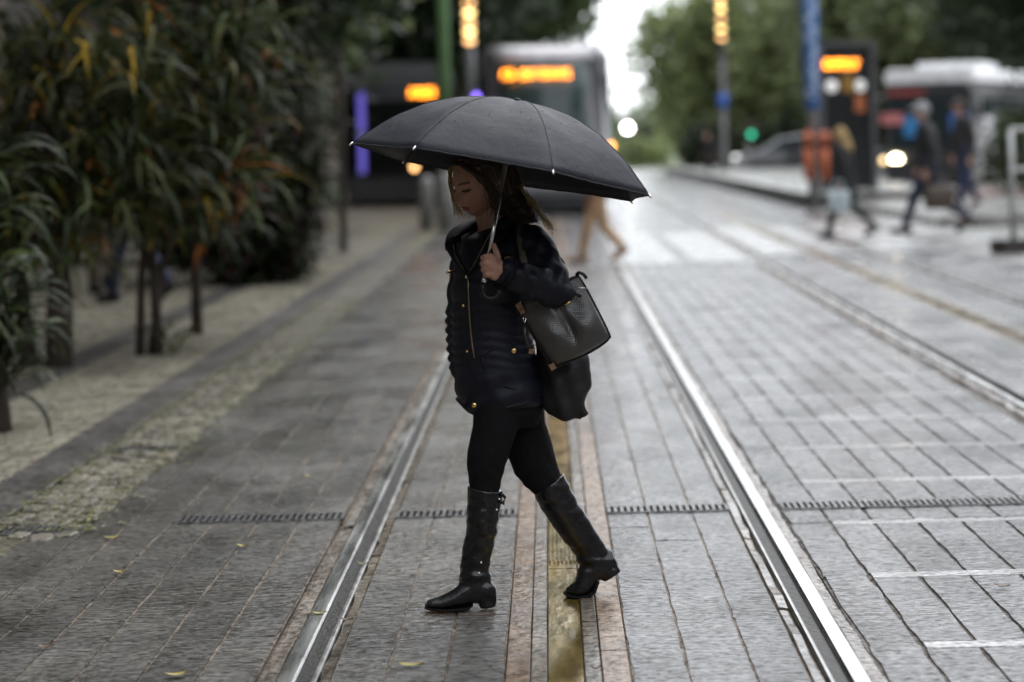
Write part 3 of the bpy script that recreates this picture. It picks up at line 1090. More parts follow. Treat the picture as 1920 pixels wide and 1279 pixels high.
# zips
M_ZIP = mat('brass_zip', (0.30, 0.23, 0.13), 0.35, 0.9, var=0.3, vscale=300)
zl = [on_jacket(x, y, .003) for x, y in ((877, 514), (878, 530), (878.5, 550), (879.5, 575), (881, 600), (883, 625), (886, 650), (890, 672))]
jpart(MB().tube(zl, .0026, 6), 'zip', M_ZIP)
M_ZIPD = mat('dull_zip', (0.10, 0.085, 0.055), 0.4, 0.8)
jpart(MB().tube([Q(933, 414, -.142), Q(915, 445, -.168), Q(900, 475, -.176), Q(886, 500, -.178), on_jacket(877, 514, .004)], .0022, 6), 'zip', M_ZIPD)
jpart(MB().tube([Q(849, 459, -.138), Q(853, 478, -.165), Q(863, 497, -.175), on_jacket(876, 514, .004)], .0018, 6), 'zip', M_ZIPD)
jpart(MB().tube([on_jacket(874.5, 513, .006), on_jacket(874, 522, .006)], .0035, 8), 'zip_pull', M_STEEL)
jpart(MB().tube([on_jacket(838, 511, .002), on_jacket(851, 508.5, .004)], .0036, 6), 'pocket_zip', M_GOLD)
jpart(MB().tube([on_jacket(845, 513, .005), on_jacket(843, 531, .005)], .0022, 6), 'zip_pull', M_ZIP)
jpart(MB().tube([on_jacket(946, 484, .006), on_jacket(966, 481, .006)], .0034, 6), 'pocket_zip', M_ZIP)
for (x, y, r) in ((869, 573, .0052), (963, 658, .0085), (889.5, 760, .0085), (876, 659, .0045)):
    p = on_jacket(x, y, .002)
    jpart(MB().ell(p, (r, .0045, r), 14, 8), 'button', M_GOLD)
# seams and pocket flap edges
for pts in ([(905, 668), (930, 652), (965, 645), (1000, 648)], [(908, 690), (930, 722), (965, 730), (1004, 715)], [(905, 668), (904, 680), (908, 690)]):
    jpart(MB().tube([on_jacket(x, y, -.001) for x, y in pts], .0035, 6), 'pocket_seam', M_JACK)
jpart(MB().tube([on_jacket(x, y, -.002) for x, y in ((858, 748), (872, 764), (889, 773), (915, 772), (950, 764), (985, 755), (1015, 746))], .006, 8), 'hem', M_JACK)
# cuff of the bent arm
jpart(MB().tube([Q(957, 512, -.290), Q(946, 508, -.297)], [.044, .038], 16), 'cuff', M_COLLAR)

# hair
M_HAIR = mat('dark_blonde_hair', (0.050, 0.034, 0.019), 0.38, var=0.5, vscale=60, transl=0.12, stretch=(3, 3, .5))
M_HAIRL = mat('blonde_rimlit_hair', (0.50, 0.38, 0.17), 0.35, var=0.3, vscale=60, transl=0.45)  # blond far strands, plus rim light painted on the edge strays
hr = MB()
hr.ell(HC + HM @ Vector((0, -.016, .012)), (.079, .092, .104), 28, 20, HM)
hr.ell(HC + HM @ Vector((.045, -.030, -.035)), (.036, .052, .085), 18, 14, HM)
sil_loft(hr, [(905, 305, 962, 300, .06, .03), (918, 335, 975, 335, .065, .035), (928, 362, 983, 360, .06, .03), (940, 388, 1000, 388, .055, .015),
              (950, 406, 1004, 407, .045, .0), (970, 422, 1012, 416, .03, -.02)], 20)
hme = remesh(hr, .0055, 5, 'hair')
# carve the face opening: drop hair faces in front of the hairline
bm = bmesh.new()
bm.from_mesh(hme)
kill = []
for f_ in bm.faces:
    c = f_.calc_center_median()
    a = c - HC
    x_, y_, z_ = a.dot(HL), a.dot(HF), a.dot(HU)
    if y_ > .030 and z_ < .072 - abs(x_) * .25 and abs(x_) < .072:
        kill.append(f_)
bmesh.ops.delete(bm, geom=kill, context='FACES')
bm.to_mesh(hme)
bm.free()
v, nn = vnp(hme), vnorm(hme)
hx, hy, hz = head_local(v)
str_ = np.sin(hx * 520 + hy * 260 + 3 * np.sin(hz * 40)) * .0012 + np.sin(hy * 420 - hx * 200 + hz * 30) * .0011
setv(hme, v + nn * str_[:, None])
hair = wpart(hme, 'hair', M_HAIR, woman)
# free strands
rg = random.Random(5)
def strand(mb, pts, r):
    out = []
    for i in range(len(pts) - 1):
        p0, p1, p2, p3 = pts[max(0, i - 1)], pts[i], pts[i + 1], pts[min(len(pts) - 1, i + 2)]
        for k in range(4):
            t = k / 4
            out.append(.5 * ((2 * p1) + (p2 - p0) * t + (2 * p0 - 5 * p1 + 4 * p2 - p3) * t * t + (3 * p1 - p0 - 3 * p2 + p3) * t ** 3))
    out.append(pts[-1])
    mb.tube(out, [r * (1 - .6 * (i / len(out)) ** 2) for i in range(len(out))], 5)
far_s = MB()
for _ in range(46):
    j = lambda s: rg.gauss(0, s)
    e = rg.uniform(0, 1)
    x0 = 850 + j(3)
    strand(far_s, [Q(862 + j(3), 302 + j(2), .045 + j(.008)), Q(846 + j(2.2), 318, .052 + j(.01)), Q(843 + e * 5 + j(1.2), 345 + j(2), .05 + j(.012)),
                   Q(849 + e * 8 + j(1.5), 375, .045 + j(.012)), Q(854 + e * 16 + j(2), 398 + j(6), .04 + j(.012))], rg.uniform(.0008, .0019))
o = far_s.build('strands', M_HAIRL, None, True)
o.data.transform(Matrix.Translation(-woman.location))
o.parent = hair
near_s = MB()
for _ in range(220):
    j = lambda s: rg.gauss(0, s)
    e = rg.uniform(0, 1)
    w = rg.uniform(0, 1)
    if w < .62:      # down the back to the shoulder
        dd = -.045 + .11 * e
        pts = [Q(905 + 50 * e + j(3), 300 + j(4), dd - .01), Q(925 + 45 * e + j(2), 332 + j(3), dd - .012), Q(938 + 42 * e + j(3), 362 + j(3), dd - .012 + j(.006)),
               Q(952 + 38 * e + j(4), 392 + j(4), dd * .8 - .03 + j(.008)), Q(962 + 48 * e + j(5), 414 + j(6), dd * .6 - .05 + j(.01))]
    else:            # from the parting along the temple
        pts = [HC + HM @ Vector((.01 + j(.008), .068 + j(.006), .084)), HC + HM @ Vector((.045 + j(.006), .056 + j(.006), .060)),
               HC + HM @ Vector((.070 + j(.004), .034 + j(.008), .02)), HC + HM @ Vector((.078 + j(.004), .018 + j(.010), -.03)), HC + HM @ Vector((.074 + j(.007), .004 + j(.016), -.085 - .02 * e))]
    strand(near_s, pts, rg.uniform(.0008, .0017))
o = near_s.build('strands', M_HAIR, None, True)
o.data.transform(Matrix.Translation(-woman.location))
o.parent = hair
stray = MB()  # pale edge strands, golden rim light put into their colour
for _ in range(90):
    j = lambda s: rg.gauss(0, s)
    e = rg.uniform(0, 1)
    x0, y0 = 980 + 45 * e, 358 + 60 * e
    strand(stray, [Q(x0 - 8 + j(3), y0 - 10 + j(3), -.01 + j(.02)), Q(x0 + 1 + j(2), y0 + j(3), -.02 + j(.02)), Q(x0 + 8 + j(4), y0 + 9 + j(4), -.025 + j(.02)), Q(x0 + 11 + j(5), y0 + 17 + j(4), -.03 + j(.02))], rg.uniform(.0006, .0013))
o = stray.build('strands', M_HAIRL, None, True)
o.data.transform(Matrix.Translation(-woman.location))
o.parent = hair

# ------------------------------------------------------------------ umbrella
UC = P(945, 324, Y0 - .27)
rv, uv = Vector((cR, 0, -sR)), Vector((sR, 0, cR))
ta, tb = R(10.4), R(4.6)
UA = (rv * math.sin(ta) + uv * math.cos(ta) + Vector((0, math.tan(tb), 0))).normalized()
E1 = (rv * math.cos(ta) - uv * math.sin(ta))
E1 = (E1 - UA * E1.dot(UA)).normalized()
E2 = Vector((0, -1, 0))
E2 = (E2 - UA * E2.dot(UA)).normalized()
UR, UH = .449, .213
M_CAN = mat('charcoal_umbrella_nylon', (0.019, 0.020, 0.027), 0.6, var=0.15, vscale=14, bump=0.0022, bscale=34, rvar=0.06, spec=.35)
umb = thing('umbrella', 'black seven panel umbrella with silver shaft and curved black handle, held by the woman', 'umbrella', UC - UA * .5)
NR = 7
TH0 = R(175)
ths = [TH0 - k * 2 * math.pi / NR for k in range(NR)]


def can_pt(r, th, off=0.0):
    dl = (TH0 - th) % (2 * math.pi / NR) - math.pi / NR
    chord = math.cos(math.pi / NR) / math.cos(dl)
    scal = 1 - (1 - chord * (1 - .030 * math.cos(dl * NR / 2) ** 2)) * r ** 1.6
    rr = UR * r * scal
    zz = UH * (1 - r ** 2.35) + .0016 * math.sin(dl * 46 + 3 * r) * r * r * (1 - abs(dl) * NR / math.pi) + .0012 * math.sin(r * 31 + th * 5) * r - .014 * (math.cos(dl * NR / 2) ** 2) * math.sin(math.pi * min(1, r)) * .9
    return UC + (E1 * math.cos(th) + E2 * math.sin(th)) * rr + UA * (zz + off)


NT, NRAD = 84, 22
cv = [can_pt(0, 0)]
for i in range(1, NRAD + 1):
    for k in range(NT):
        cv.append(can_pt(i / NRAD, TH0 - 2 * math.pi * k / NT))
cf = [(0, 1 + k, 1 + (k + 1) % NT) for k in range(NT)]
for i in range(NRAD - 1):
    for k in range(NT):
        a, b = 1 + i * NT + k, 1 + i * NT + (k + 1) % NT
        cf.append((a, a + NT, b + NT, b))
can = MB()
can.v, can.f = [tuple(p) for p in cv], cf
canopy = wpart(can, 'canopy', M_CAN, umb)
so = canopy.modifiers.new('thickness', 'SOLIDIFY')
so.thickness = .0008
hem = MB().tube([can_pt(1, TH0 - 2 * math.pi * k / NT) for k in range(NT)], .0016, 6, closed=True)
o = hem.build('hem', M_CAN, None, True)
o.data.transform(Matrix.Translation(-umb.location))
o.parent = canopy
for th in ths:
    rb = MB().tube([can_pt(r, th, -.004) for r in np.linspace(.03, 1, 14)], .0016, 6)
    rib = wpart(rb, 'rib', M_DARKMETAL, umb)
    wpart(MB().tube([can_pt(r, th, .0008) for r in np.linspace(.05, .985, 14)], .0008, 6), 'seam', M_CAN, umb)
    stt = MB().tube([UC + UA * (UH - .17), can_pt(.52, th, -.006)], .0014, 6)
    wpart(stt, 'stretcher', M_DARKMETAL, umb)
    e = can_pt(1.0, th)
    dr = (can_pt(1.0, th) - can_pt(.97, th)).normalized()
    wpart(MB().tube([e - dr * .006, e + dr * .004, e + dr * .009], [.0028, .0030, .0022], 8), 'tip', M_STEEL, umb)
drops = MB()
rgd = random.Random(8)
for _ in range(240):
    p_ = can_pt(rgd.uniform(.2, 1.0) ** .6, rgd.uniform(0, 2 * math.pi), .0008)
    r_ = rgd.uniform(.0008, .0018)
    drops.ell(p_, (r_, r_, r_ * .7), 6, 4)
o = drops.build('water_drops', mat('water_drop', (.07, .07, .075), .08, spec=.9), None, True)
o.data.transform(Matrix.Translation(-umb.location))
o.parent = canopy
o['kind'] = 'stuff'
sh_top = UC + UA * (UH + .004)
sh_bot = UC - UA * (.324)
wpart(MB().tube([sh_top, UC - UA * .055], .0062, 12), 'shaft', M_DARKMETAL, umb)
wpart(MB().tube([UC - UA * .05, sh_bot], .0054, 12), 'shaft', M_STEEL, umb)
wpart(MB().tube([UC + UA * (UH - .15), UC + UA * (UH - .19)], .012, 12), 'runner', M_DARKMETAL, umb)
wpart(MB().tube([sh_top - UA * .006, sh_top + UA * .002, sh_top + UA * .004], [.012, .010, .006], 10), 'ferrule', M_CAN, umb)
wpart(MB().tube([sh_bot + UA * .018, sh_bot - UA * .003], .0072, 12), 'collar', M_STEEL, umb)
M_HANDLE = mat('black_gloss_handle', (0.008, 0.008, 0.009), 0.4, spec=.3)
hp = [sh_bot]
hc = sh_bot + E1 * .024 - UA * .018
for a in range(0, 201, 20):
    hp.append(hc + (-E1 * math.cos(R(a)) * .024 - UA * math.sin(R(a)) * .024))
wpart(MB().tube(hp, [.0085] * (len(hp) - 1) + [.0075], 12), 'handle', M_HANDLE, umb)

# ------------------------------------------------------------------ handbag
def bag_material():
    m = mat('embossed_black_leather', (0.048, 0.045, 0.043), 0.34, var=0.25, vscale=12, rvar=0.08, spec=0.7)
    n, l = m.node_tree.nodes, m.node_tree.links
    tc = n.new('ShaderNodeTexCoord')
    vo = n.new('ShaderNodeTexVoronoi')
    vo.inputs['Scale'].default_value = 150
    vo.inputs['Randomness'].default_value = 0.15
    l.new(tc.outputs['Object'], vo.inputs['Vector'])
    bp = n.new('ShaderNodeBump')
    bp.inputs['Distance'].default_value = .0012
    bp.inputs['Strength'].default_value = .9
    l.new(vo.outputs['Distance'], bp.inputs['Height'])
    l.new(bp.outputs[0], n['Principled BSDF'].inputs['Normal'])
    return m


M_BAG = bag_material()
M_TAN = mat('tan_leather', (0.20, 0.115, 0.06), 0.5)
BD = -.165
bag = thing('handbag', 'black embossed leather tote bag with tan corner tabs hanging under her arm', 'handbag', Q(1070, 690, BD))
A_, B_, C_, D_ = (968, 572), (1036, 690), (1150, 636), (1086, 510)
NU, NV = 26, 26


def bag_pt(u, v, side):
    # u along the bottom direction (A->D top, B->C bottom), v from top (0) to bottom (1)
    x = (A_[0] * (1 - u) + D_[0] * u) * (1 - v) + (B_[0] * (1 - u) + C_[0] * u) * v
    y = (A_[1] * (1 - u) + D_[1] * u) * (1 - v) + (B_[1] * (1 - u) + C_[1] * u) * v
    bow = math.sin(math.pi * u) * math.sin(math.pi * v)
    x += math.sin(math.pi * v) * (-1 if u > .5 else -3) * abs(2 * u - 1) ** 2
    x += -5 * (u ** 8) * (v ** 8) - 3 * (u ** 6) * ((1 - v) ** 8)
    y += -4 * (u ** 10) * (v ** 10) + 5 * (u ** 6) * ((1 - v) ** 6)
    y += 5 * math.sin(math.pi * u) * (v ** 4)
    t = (max(0, 4 * u * (1 - u)) ** .42) * (.35 + .65 * min(1, v * 1.6)) * (max(0, 1 - v ** 9) ** .5)
    crease = .020 * math.exp(-((u - .42 - .10 * math.sin(v * 3.0)) / .05) ** 2) * math.sin(math.pi * min(1, v * 1.1))
    fold = (.008 * math.sin(u * 8 + v * 6) + .005 * math.sin(u * 15 - v * 9)) * bow
    d = BD + side * (.058 * t - (crease if side < 0 else 0)) + fold
    return Q(x, y, d)


bb = MB()
gv = {}
for side in (-1, 1):
    for i in range(NU + 1):
        for j in range(NV + 1):
            edge = i in (0, NU) or j == NV
            if side == 1 and edge:
                gv[(side, i, j)] = gv[(-1, i, j)]
                continue
            gv[(side, i, j)] = len(bb.v)
            bb.v.append(tuple(bag_pt(i / NU, j / NV, side)))
    for i in range(NU):
        for j in range(NV):
            q = [gv[(side, i, j)], gv[(side, i + 1, j)], gv[(side, i + 1, j + 1)], gv[(side, i, j + 1)]]
            bb.f.append(tuple(q))
bb.f.append(tuple([gv[(-1, i, 0)] for i in range(NU + 1)] + [gv[(1, i, 0)] for i in range(NU - 1, 0, -1)]))
bag_body = wpart(bb, 'bag_body', M_BAG, bag)
sb = bag_body.modifiers.new('s', 'SMOOTH')
sb.iterations = 2
M_TRIM = mat('black_trim', (0.014, 0.013, 0.013), 0.4)
edge_pts = [bag_pt(0, v, -1) for v in np.linspace(0, 1, 10)] + [bag_pt(u, 1, -1) for u in np.linspace(.05, 1, 14)] + [bag_pt(1, v, -1) for v in np.linspace(.93, 0, 12)]
wpart(MB().tube(edge_pts, .0022, 8), 'piping', M_TRIM, bag)
wpart(MB().tube([bag_pt(u, 0.02, -1) + Vector((0, -.002, 0)) for u in np.linspace(0, 1, 12)], .0045, 8), 'rim', M_TRIM, bag)
for (x, y, r, dx) in ((974, 574, .012, 0), (979, 583, .010, 0), (1036, 687, .011, 0)):
    wpart(MB().box(Q(x, y, BD - .012), (r * 1.5, .026, r * 1.7), ry=R(-28)), 'corner_tab', M_TAN, bag, False)
wpart(MB().tube([Q(983, 590, BD - .026), Q(986, 598, BD - .030), Q(984, 606, BD - .03), Q(981, 598, BD - .03), Q(983, 590, BD - .026)], .0016, 6), 'clasp_ring', M_STEEL, bag)
wpart(MB().tube([Q(983, 606, BD - .03), Q(984, 628, BD - .034), Q(990, 648, BD - .034), Q(995, 657, BD - .034)], [.006, .006, .006, .006], 8, .4), 'zip_puller', M_TRIM, bag)
wpart(MB().box(Q(996, 659, BD - .034), (.014, .008, .014), ry=R(12)), 'puller_end', M_TAN, bag, False)
wpart(MB().tube([Q(1058, 572, BD - .052), Q(1064, 569, BD - .055), Q(1069, 566, BD - .055)], .0038, 8), 'plate', M_GOLD, bag)
wpart(MB().tube([Q(1080, 516, BD - .01), Q(1086, 511, BD - .014), Q(1094, 514, BD - .014), Q(1100, 522, BD - .012)], .0055, 8, .6), 'handle_end', M_TRIM, bag)
wpart(MB().tube([Q(1077, 538, BD - .03), Q(1088, 540, BD - .028), Q(1102, 540.5, BD - .02)], .0009, 6), 'thread', M_STEEL, bag)
wpart(MB().tube([Q(1074, 545, BD - .036), Q(1082, 551, BD - .036), Q(1090, 556, BD - .034)], .0042, 8, .5), 'strap_stub', M_TRIM, bag)
M_STRAP = mat('olive_strap', (0.075, 0.062, 0.042), 0.6, bump=0.0006, bscale=200)
stp = [Q(985, 570, -.20), on_jacket(981, 500, .006), on_jacket(977, 480, .005), on_jacket(974, 455, .005), on_jacket(974, 436, .004), Q(982, 419, -.06), Q(1000, 414, .03), Q(1020, 450, .09), Q(1040, 520, .02), Q(1050, 565, -.10)]
stp = [on_jacket(983, 492, .006), on_jacket(978, 470, .006), on_jacket(975, 450, .006), on_jacket(974, 434, .005), Q(978, 418, -.075), Q(992, 414, .0)]
wpart(MB().tube(stp, .0098, 10, .22, up=(1, 0, 0)), 'strap', M_STRAP, bag)

# black cloth bag hanging behind the handbag
bk = MB()
sil_loft(bk, [(1000, 640, 1080, 630, .05, -.03), (1004, 680, 1100, 665, .06, -.03), (1010, 715, 1109, 700, .065, -.03), (1012, 740, 1108, 725, .062, -.03), (1016, 762, 1096, 752, .055, -.03),
              (1026, 776, 1094, 770, .045, -.03), (1050, 787, 1090, 788, .03, -.03)], 20)
sil_loft(bk, [(1080, 760, 1088, 750, .02, -.04), (1090, 785, 1100, 764, .016, -.045), (1102, 780, 1108, 774, .006, -.05)], 12)
me = remesh(bk, .006, 4, 'cloth_bag')
v, nn = vnp(me), vnorm(me)
setv(me, v + nn * (np.sin(v[:, 0] * 110 + v[:, 2] * 30) * .003 + np.sin(v[:, 2] * 60 - v[:, 0] * 50) * .003)[:, None])
cb = thing('cloth_bag', 'slack black cloth bag hanging behind the handbag at her hip', 'bag', Q(1055, 788, -.03))
wpart(me, 'pouch', mat('black_cloth', (0.008, 0.008, 0.009), 0.6, bump=0.001, bscale=60), cb)
wpart(MB().tube([Q(1030, 650, -.04), Q(1010, 600, -.05), Q(1000, 545, -.06), Q(995, 500, -.08)], .007, 8, .4), 'handle', M_TRIM, cb)

# ------------------------------------------------------------------ strap-leaf plants by the kerb
def leaf_mat(name, col, tr=.25):
    return mat(name, col, 0.5, var=0.45, vscale=7, transl=tr, rnd=0.35, rvar=0.1, spec=.25)


LM = {'green': leaf_mat('strap_leaf_green', (0.058, 0.082, 0.022)), 'olive': leaf_mat('strap_leaf_olive', (0.10, 0.10, 0.034)),
      'dark': leaf_mat('strap_leaf_shade_dark', (0.022, 0.032, 0.012)), 'burg': leaf_mat('strap_leaf_burgundy', (0.040, 0.016, 0.018)),  # leaf tones lowered and dark leaves mixed in as painted foliage shade
      'yellow': leaf_mat('strap_leaf_yellow', (0.38, 0.25, 0.03)), 'orange': leaf_mat('strap_leaf_orange', (0.38, 0.13, 0.03)), 'grey': leaf_mat('strap_leaf_grey', (0.11, 0.12, 0.07)),
      'pink': leaf_mat('strap_leaf_pink', (0.20, 0.06, 0.07))}


def strap_mesh(L, W, droop, seed, mtl):
    """arching strap leaf, root at origin, growing along +x and up"""
    rg = random.Random(seed)
    n = 8
    ang = R(rg.uniform(48, 68))
    p = Vector((0, 0, 0))
    v = []
    tw = rg.uniform(-.5, .5)
    for i in range(n + 1):
        t = i / n
        w = W * (0.55 + 0.9 * t) * (1 - t ** 3) if t < 1 else .001
        w = min(w, W)
        a = tw * t
        v += [(p.x - math.sin(ang) * 0, -w / 2 * math.cos(a), p.z + w / 2 * math.sin(a) + .12 * w), (p.x, 0, p.z), (p.x, w / 2 * math.cos(a), p.z - w / 2 * math.sin(a) + .12 * w)]
        ang -= droop / n * (0.4 + 1.2 * t)
        p = p + Vector((math.cos(ang), 0, math.sin(ang))) * (L / n)
    f = []
    for i in range(n):
        a = 3 * i
        f += [(a, a + 3, a + 4, a + 1), (a + 1, a + 4, a + 5, a + 2)]
    me = bpy.data.meshes.new('leaf')
    me.from_pydata(v, [], f)
    me.polygons.foreach_set('use_smooth', [True] * len(f))
    me.materials.append(mtl)
    return me


LEAFSET = {}


def leafset(key, L, W):
    k = (key, L, W)
    if k not in LEAFSET:
        LEAFSET[k] = [strap_mesh(L * random.uniform(.8, 1.15), W * random.uniform(.85, 1.15), R(random.uniform(75, 165)), hash((L, W, q)) & 1023, LM[key]) for q in range(5)]
    return LEAFSET[k]


def plant(name, label, loc, stems, heads, L, W, palette, max_obj=300, group=None, lift=(-.55, .5)):
    """stems: list of point lists; heads: (x,y,z,n leaves) all relative to loc"""
    t = thing(name, label, 'plant', loc, 0, group)
    for pts, r in stems:
        part(MB().tube(pts, [r * (1 - .35 * i / max(1, len(pts) - 1)) for i in range(len(pts))], 9), 'stem', M_BARK, t, True)
    far = {}
    cnt = 0
    keys = [k for k, w in palette for _ in range(w)]
    for (hx, hy, hz, n) in heads:
        for i in range(int(n * 1.35)):
            k = random.choice(keys)
            me = random.choice(leafset(k, L, W))
            az = random.uniform(0, 2 * math.pi)
            rx, ry = random.gauss(0, .25), random.uniform(*lift)
            z = hz + random.uniform(-.26, .14)
            M = Matrix.Translation((hx + random.gauss(0, .035), hy + random.gauss(0, .035), z)) @ Matrix.Rotation(az, 4, 'Z') @ Matrix.Rotation(ry, 4, 'Y') @ Matrix.Rotation(rx, 4, 'X') @ Matrix.Scale(random.uniform(.7, 1.15), 4)
            if cnt < max_obj:
                o = bpy.data.objects.new('leaf', me)
                COL.objects.link(o)
                o.parent = t
                o.matrix_local = M
                cnt += 1
            else:
                far.setdefault(k, MB()).add([M @ p.co for p in me.vertices], [tuple(p.vertices) for p in me.polygons])
    for k, mb in far.items():
        o = part_keep(mb, 'foliage', LM[k], t)
        o['kind'] = 'stuff'
    return t


def part_keep(mb, name, m, root):
    o = mb.build(name, m, None, True, recalc=False)
    o.parent = root
    return o


def heads_in(x0, x1, y0, y1, z0, z1, k, n):
    return [(random.uniform(x0, x1), random.uniform(y0, y1), z0 + (z1 - z0) * (i + random.random()) / k, n) for i in range(k)]


PAL_G = [('green', 18), ('olive', 16), ('dark', 14), ('grey', 5), ('yellow', 2)]
g0 = G(20, 812)
plant('strap_leaf_plant', 'low dark green strap leaf plant with stout trunk beside the kerb', (g0.x - .05, g0.y, 0),
      [([(0, 0, -.02), (-.02, 0, .25), (-.06, .05, .6), (-.1, .1, 1.0)], .065)],
      [(-.02, 0, .36, 44), (.02, -.05, .50, 40), (-.10, .05, .62, 40), (-.2, .1, .95, 44), (-.1, 0, 1.2, 40)], .56, .034, [('green', 6), ('dark', 8), ('grey', 1)], 300)
g0 = G(110, 690)
plant('strap_leaf_plant', 'tall strap leaf plant with arching olive leaves and a few yellow ones, thick bare trunk', (g0.x, g0.y, 0),
      [([(0, 0, -.02), (.02, 0, .5), (-.03, 0, 1.0), (-.05, 0, 1.7)], .095), ([(-.2, .05, -.02), (-.25, .05, .7), (-.3, 0, 1.4)], .06)],
      [(-.55, -.15, .55, 44), (-.4, -.2, .75, 44), (-.35, -.1, .92, 44), (-.1, -.2, .88, 44), (.15, -.2, .90, 44), (.40, -.1, 1.05, 44), (.05, -.1, 1.3, 44), (-.35, 0, 1.4, 44), (.38, .05, 1.45, 44), (0, 0, 1.65, 44), (-.3, .1, 1.8, 40), (.55, 0, 1.3, 40),
       (.25, 0, 1.85, 40), (.65, .05, 1.0, 40), (.5, .1, 1.75, 40), (.0, .1, 1.98, 36), (-.45, .1, 1.1, 40), (.2, .15, 1.2, 40), (-.15, .2, 1.1, 40)],
      .78, .033, PAL_G + [('orange', 1)], 300)
g0 = G(282, 668)
plant('strap_leaf_plant', 'strap leaf plant on a cluster of dark thin trunks with orange drying leaves', (g0.x, g0.y, 0),
      [([(-.07, 0, -.02), (-.05, 0, .5), (.03, 0, 1.2)], .035), ([(.05, .03, -.02), (.03, .03, .6), (-.1, .05, 1.3)], .04), ([(-.01, .08, -.02), (.08, .08, .6), (.3, .1, 1.4)], .032)],
      [(-.05, 0, .95, 40), (.15, 0, 1.0, 40), (.4, .05, 1.0, 40), (.25, 0, 1.35, 40), (.5, .1, 1.35, 40), (-.1, .1, 1.4, 40), (.1, .1, 1.75, 40), (.55, .1, 1.7, 40), (.35, .1, 2.05, 40), (0, .1, 2.1, 40), (.6, .15, 2.1, 40),
       (.2, .2, 1.15, 40), (.55, .2, 1.05, 40), (-.25, .2, 1.15, 40)],
      .74, .036, [('green', 14), ('dark', 24), ('olive', 12), ('orange', 2), ('yellow', 1), ('burg', 3)], 300)
plant('grass_tuft', 'small upright grassy tuft at the foot of the thin dark trunks', (g0.x + .12, g0.y + .02, 0), [], [(0, 0, .02, 26)], .34, .022, [('green', 3), ('olive', 2)], 300, lift=(-.5, .05))
g0 = G(370, 628)
plant('strap_leaf_plant', 'dark leaved strap leaf plant on one straight bare trunk', (g0.x, g0.y, 0),
      [([(0, 0, -.02), (.0, 0, .4), (.01, 0, .9), (.03, 0, 1.8)], .046)],
      [(0, 0, .85, 40), (.2, 0, .95, 40), (-.25, 0, 1.0, 40), (.1, .1, 1.3, 40), (.35, .1, 1.5, 40), (-.15, .1, 1.6, 40), (.2, 0, 1.9, 40), (.1, .1, 2.3, 40), (.4, .1, 2.2, 40), (-.25, .1, 2.1, 40), (.2, .1, 2.7, 40), (-.2, .1, 2.7, 40)],
      .58, .050, [('dark', 12), ('burg', 4), ('green', 6), ('olive', 2), ('orange', 1)], 300)
g0 = G(480, 532)
plant('cordyline_shrub', 'big very dark leafy shrub with purplish leaves reaching down to the pavement', (g0.x, g0.y, 0),
      [([(0, 0, -.02), (.05, 0, 1.0), (0, 0, 2.5)], .07), ([(.3, .1, -.02), (.4, 0, 1.0), (.5, 0, 2.0)], .05), ([(-.4, .1, -.02), (-.45, 0, 1.2), (-.4, 0, 2.4)], .05)],
      heads_in(-1.0, .50, -.45, .5, .10, 3.3, 105, 34), .50, .065, [('burg', 7), ('dark', 16), ('green', 3)], 300)
g0 = G(575, 522)
plant('cordyline_shrub', 'bushy shrub of light green and yellow leaves at the pavement edge by the thin post', (g0.x - .1, g0.y + .3, 0),
      [([(0, 0, -.02), (.05, 0, 1.0), (-.05, 0, 2.4)], .05)],
      heads_in(-.40, .16, -.3, .4, .15, 2.6, 34, 32), .36, .05, [('green', 9), ('olive', 6), ('grey', 3), ('orange', 1), ('pink', 1), ('dark', 9)], 300)

# ------------------------------------------------------------------ trees
def tree(label, loc, h, crown, n, leaf, col, trunk_r=.22, group='street trees along the avenue', seed=1, clumps=60, name='street_tree', limbs=True):
    rg = np.random.default_rng(seed)
    t = thing(name, label, 'tree', loc, 0, group)
    top = np.mean([c[2] for c in crown])
    ls = []
    mb = MB()
    mb.tube([(0, 0, -.1), (.05, 0, h * .25), (-.05, .05, h * .5), (0, 0, top)], [trunk_r * 1.25, trunk_r, trunk_r * .8, trunk_r * .35], 10)
    for (cx, cy, cz, rx, ry, rz) in crown:
        mb.tube([(0, 0, h * .38), (cx * .5, cy * .5, (cz + h * .4) / 2), (cx, cy, cz + rz * .3)], [trunk_r * .55, trunk_r * .35, trunk_r * .1], 7)
    part(mb, 'trunk', M_BARK, t, True)
    cs, rr = [], []
    for (cx, cy, cz, rx, ry, rz) in crown:
        k = clumps
        d = rg.normal(size=(k, 3))
        d /= np.linalg.norm(d, axis=1)[:, None]
        rad = rg.uniform(.25, 1.0, (k, 1)) ** .5
        cs.append(np.array([cx, cy, cz]) + d * rad * np.array([rx, ry, rz]))
        rr.append(np.full(k, .20 * (rx + ry + rz) / 3) * rg.uniform(.6, 1.3, k))
    cs, rr = np.vstack(cs), np.concatenate(rr)
    ci = rg.integers(0, len(cs), n)
    pos = cs[ci] + rg.normal(size=(n, 3)) * rr[ci][:, None]
    a = rg.normal(size=(n, 3))
    a /= np.linalg.norm(a, axis=1)[:, None]
    b = np.cross(a, rg.normal(size=(n, 3)))
    b /= np.linalg.norm(b, axis=1)[:, None]
    s = leaf * rg.uniform(.6, 1.3, (n, 1))
    a, b = a * s, b * s * .55
    v = np.stack([pos - a, pos + b, pos + a, pos - b], axis=1).reshape(-1, 3)
    me = bpy.data.meshes.new('crown')
    me.vertices.add(4 * n)
    me.vertices.foreach_set('co', v.reshape(-1))
    me.loops.add(4 * n)
    me.loops.foreach_set('vertex_index', np.arange(4 * n))
    me.polygons.add(n)
    me.polygons.foreach_set('loop_start', np.arange(0, 4 * n, 4))
    me.polygons.foreach_set('loop_total', np.full(n, 4))
    me.update()
    me.validate()
    o = link('crown', me, col)
    o.parent = t
    return t


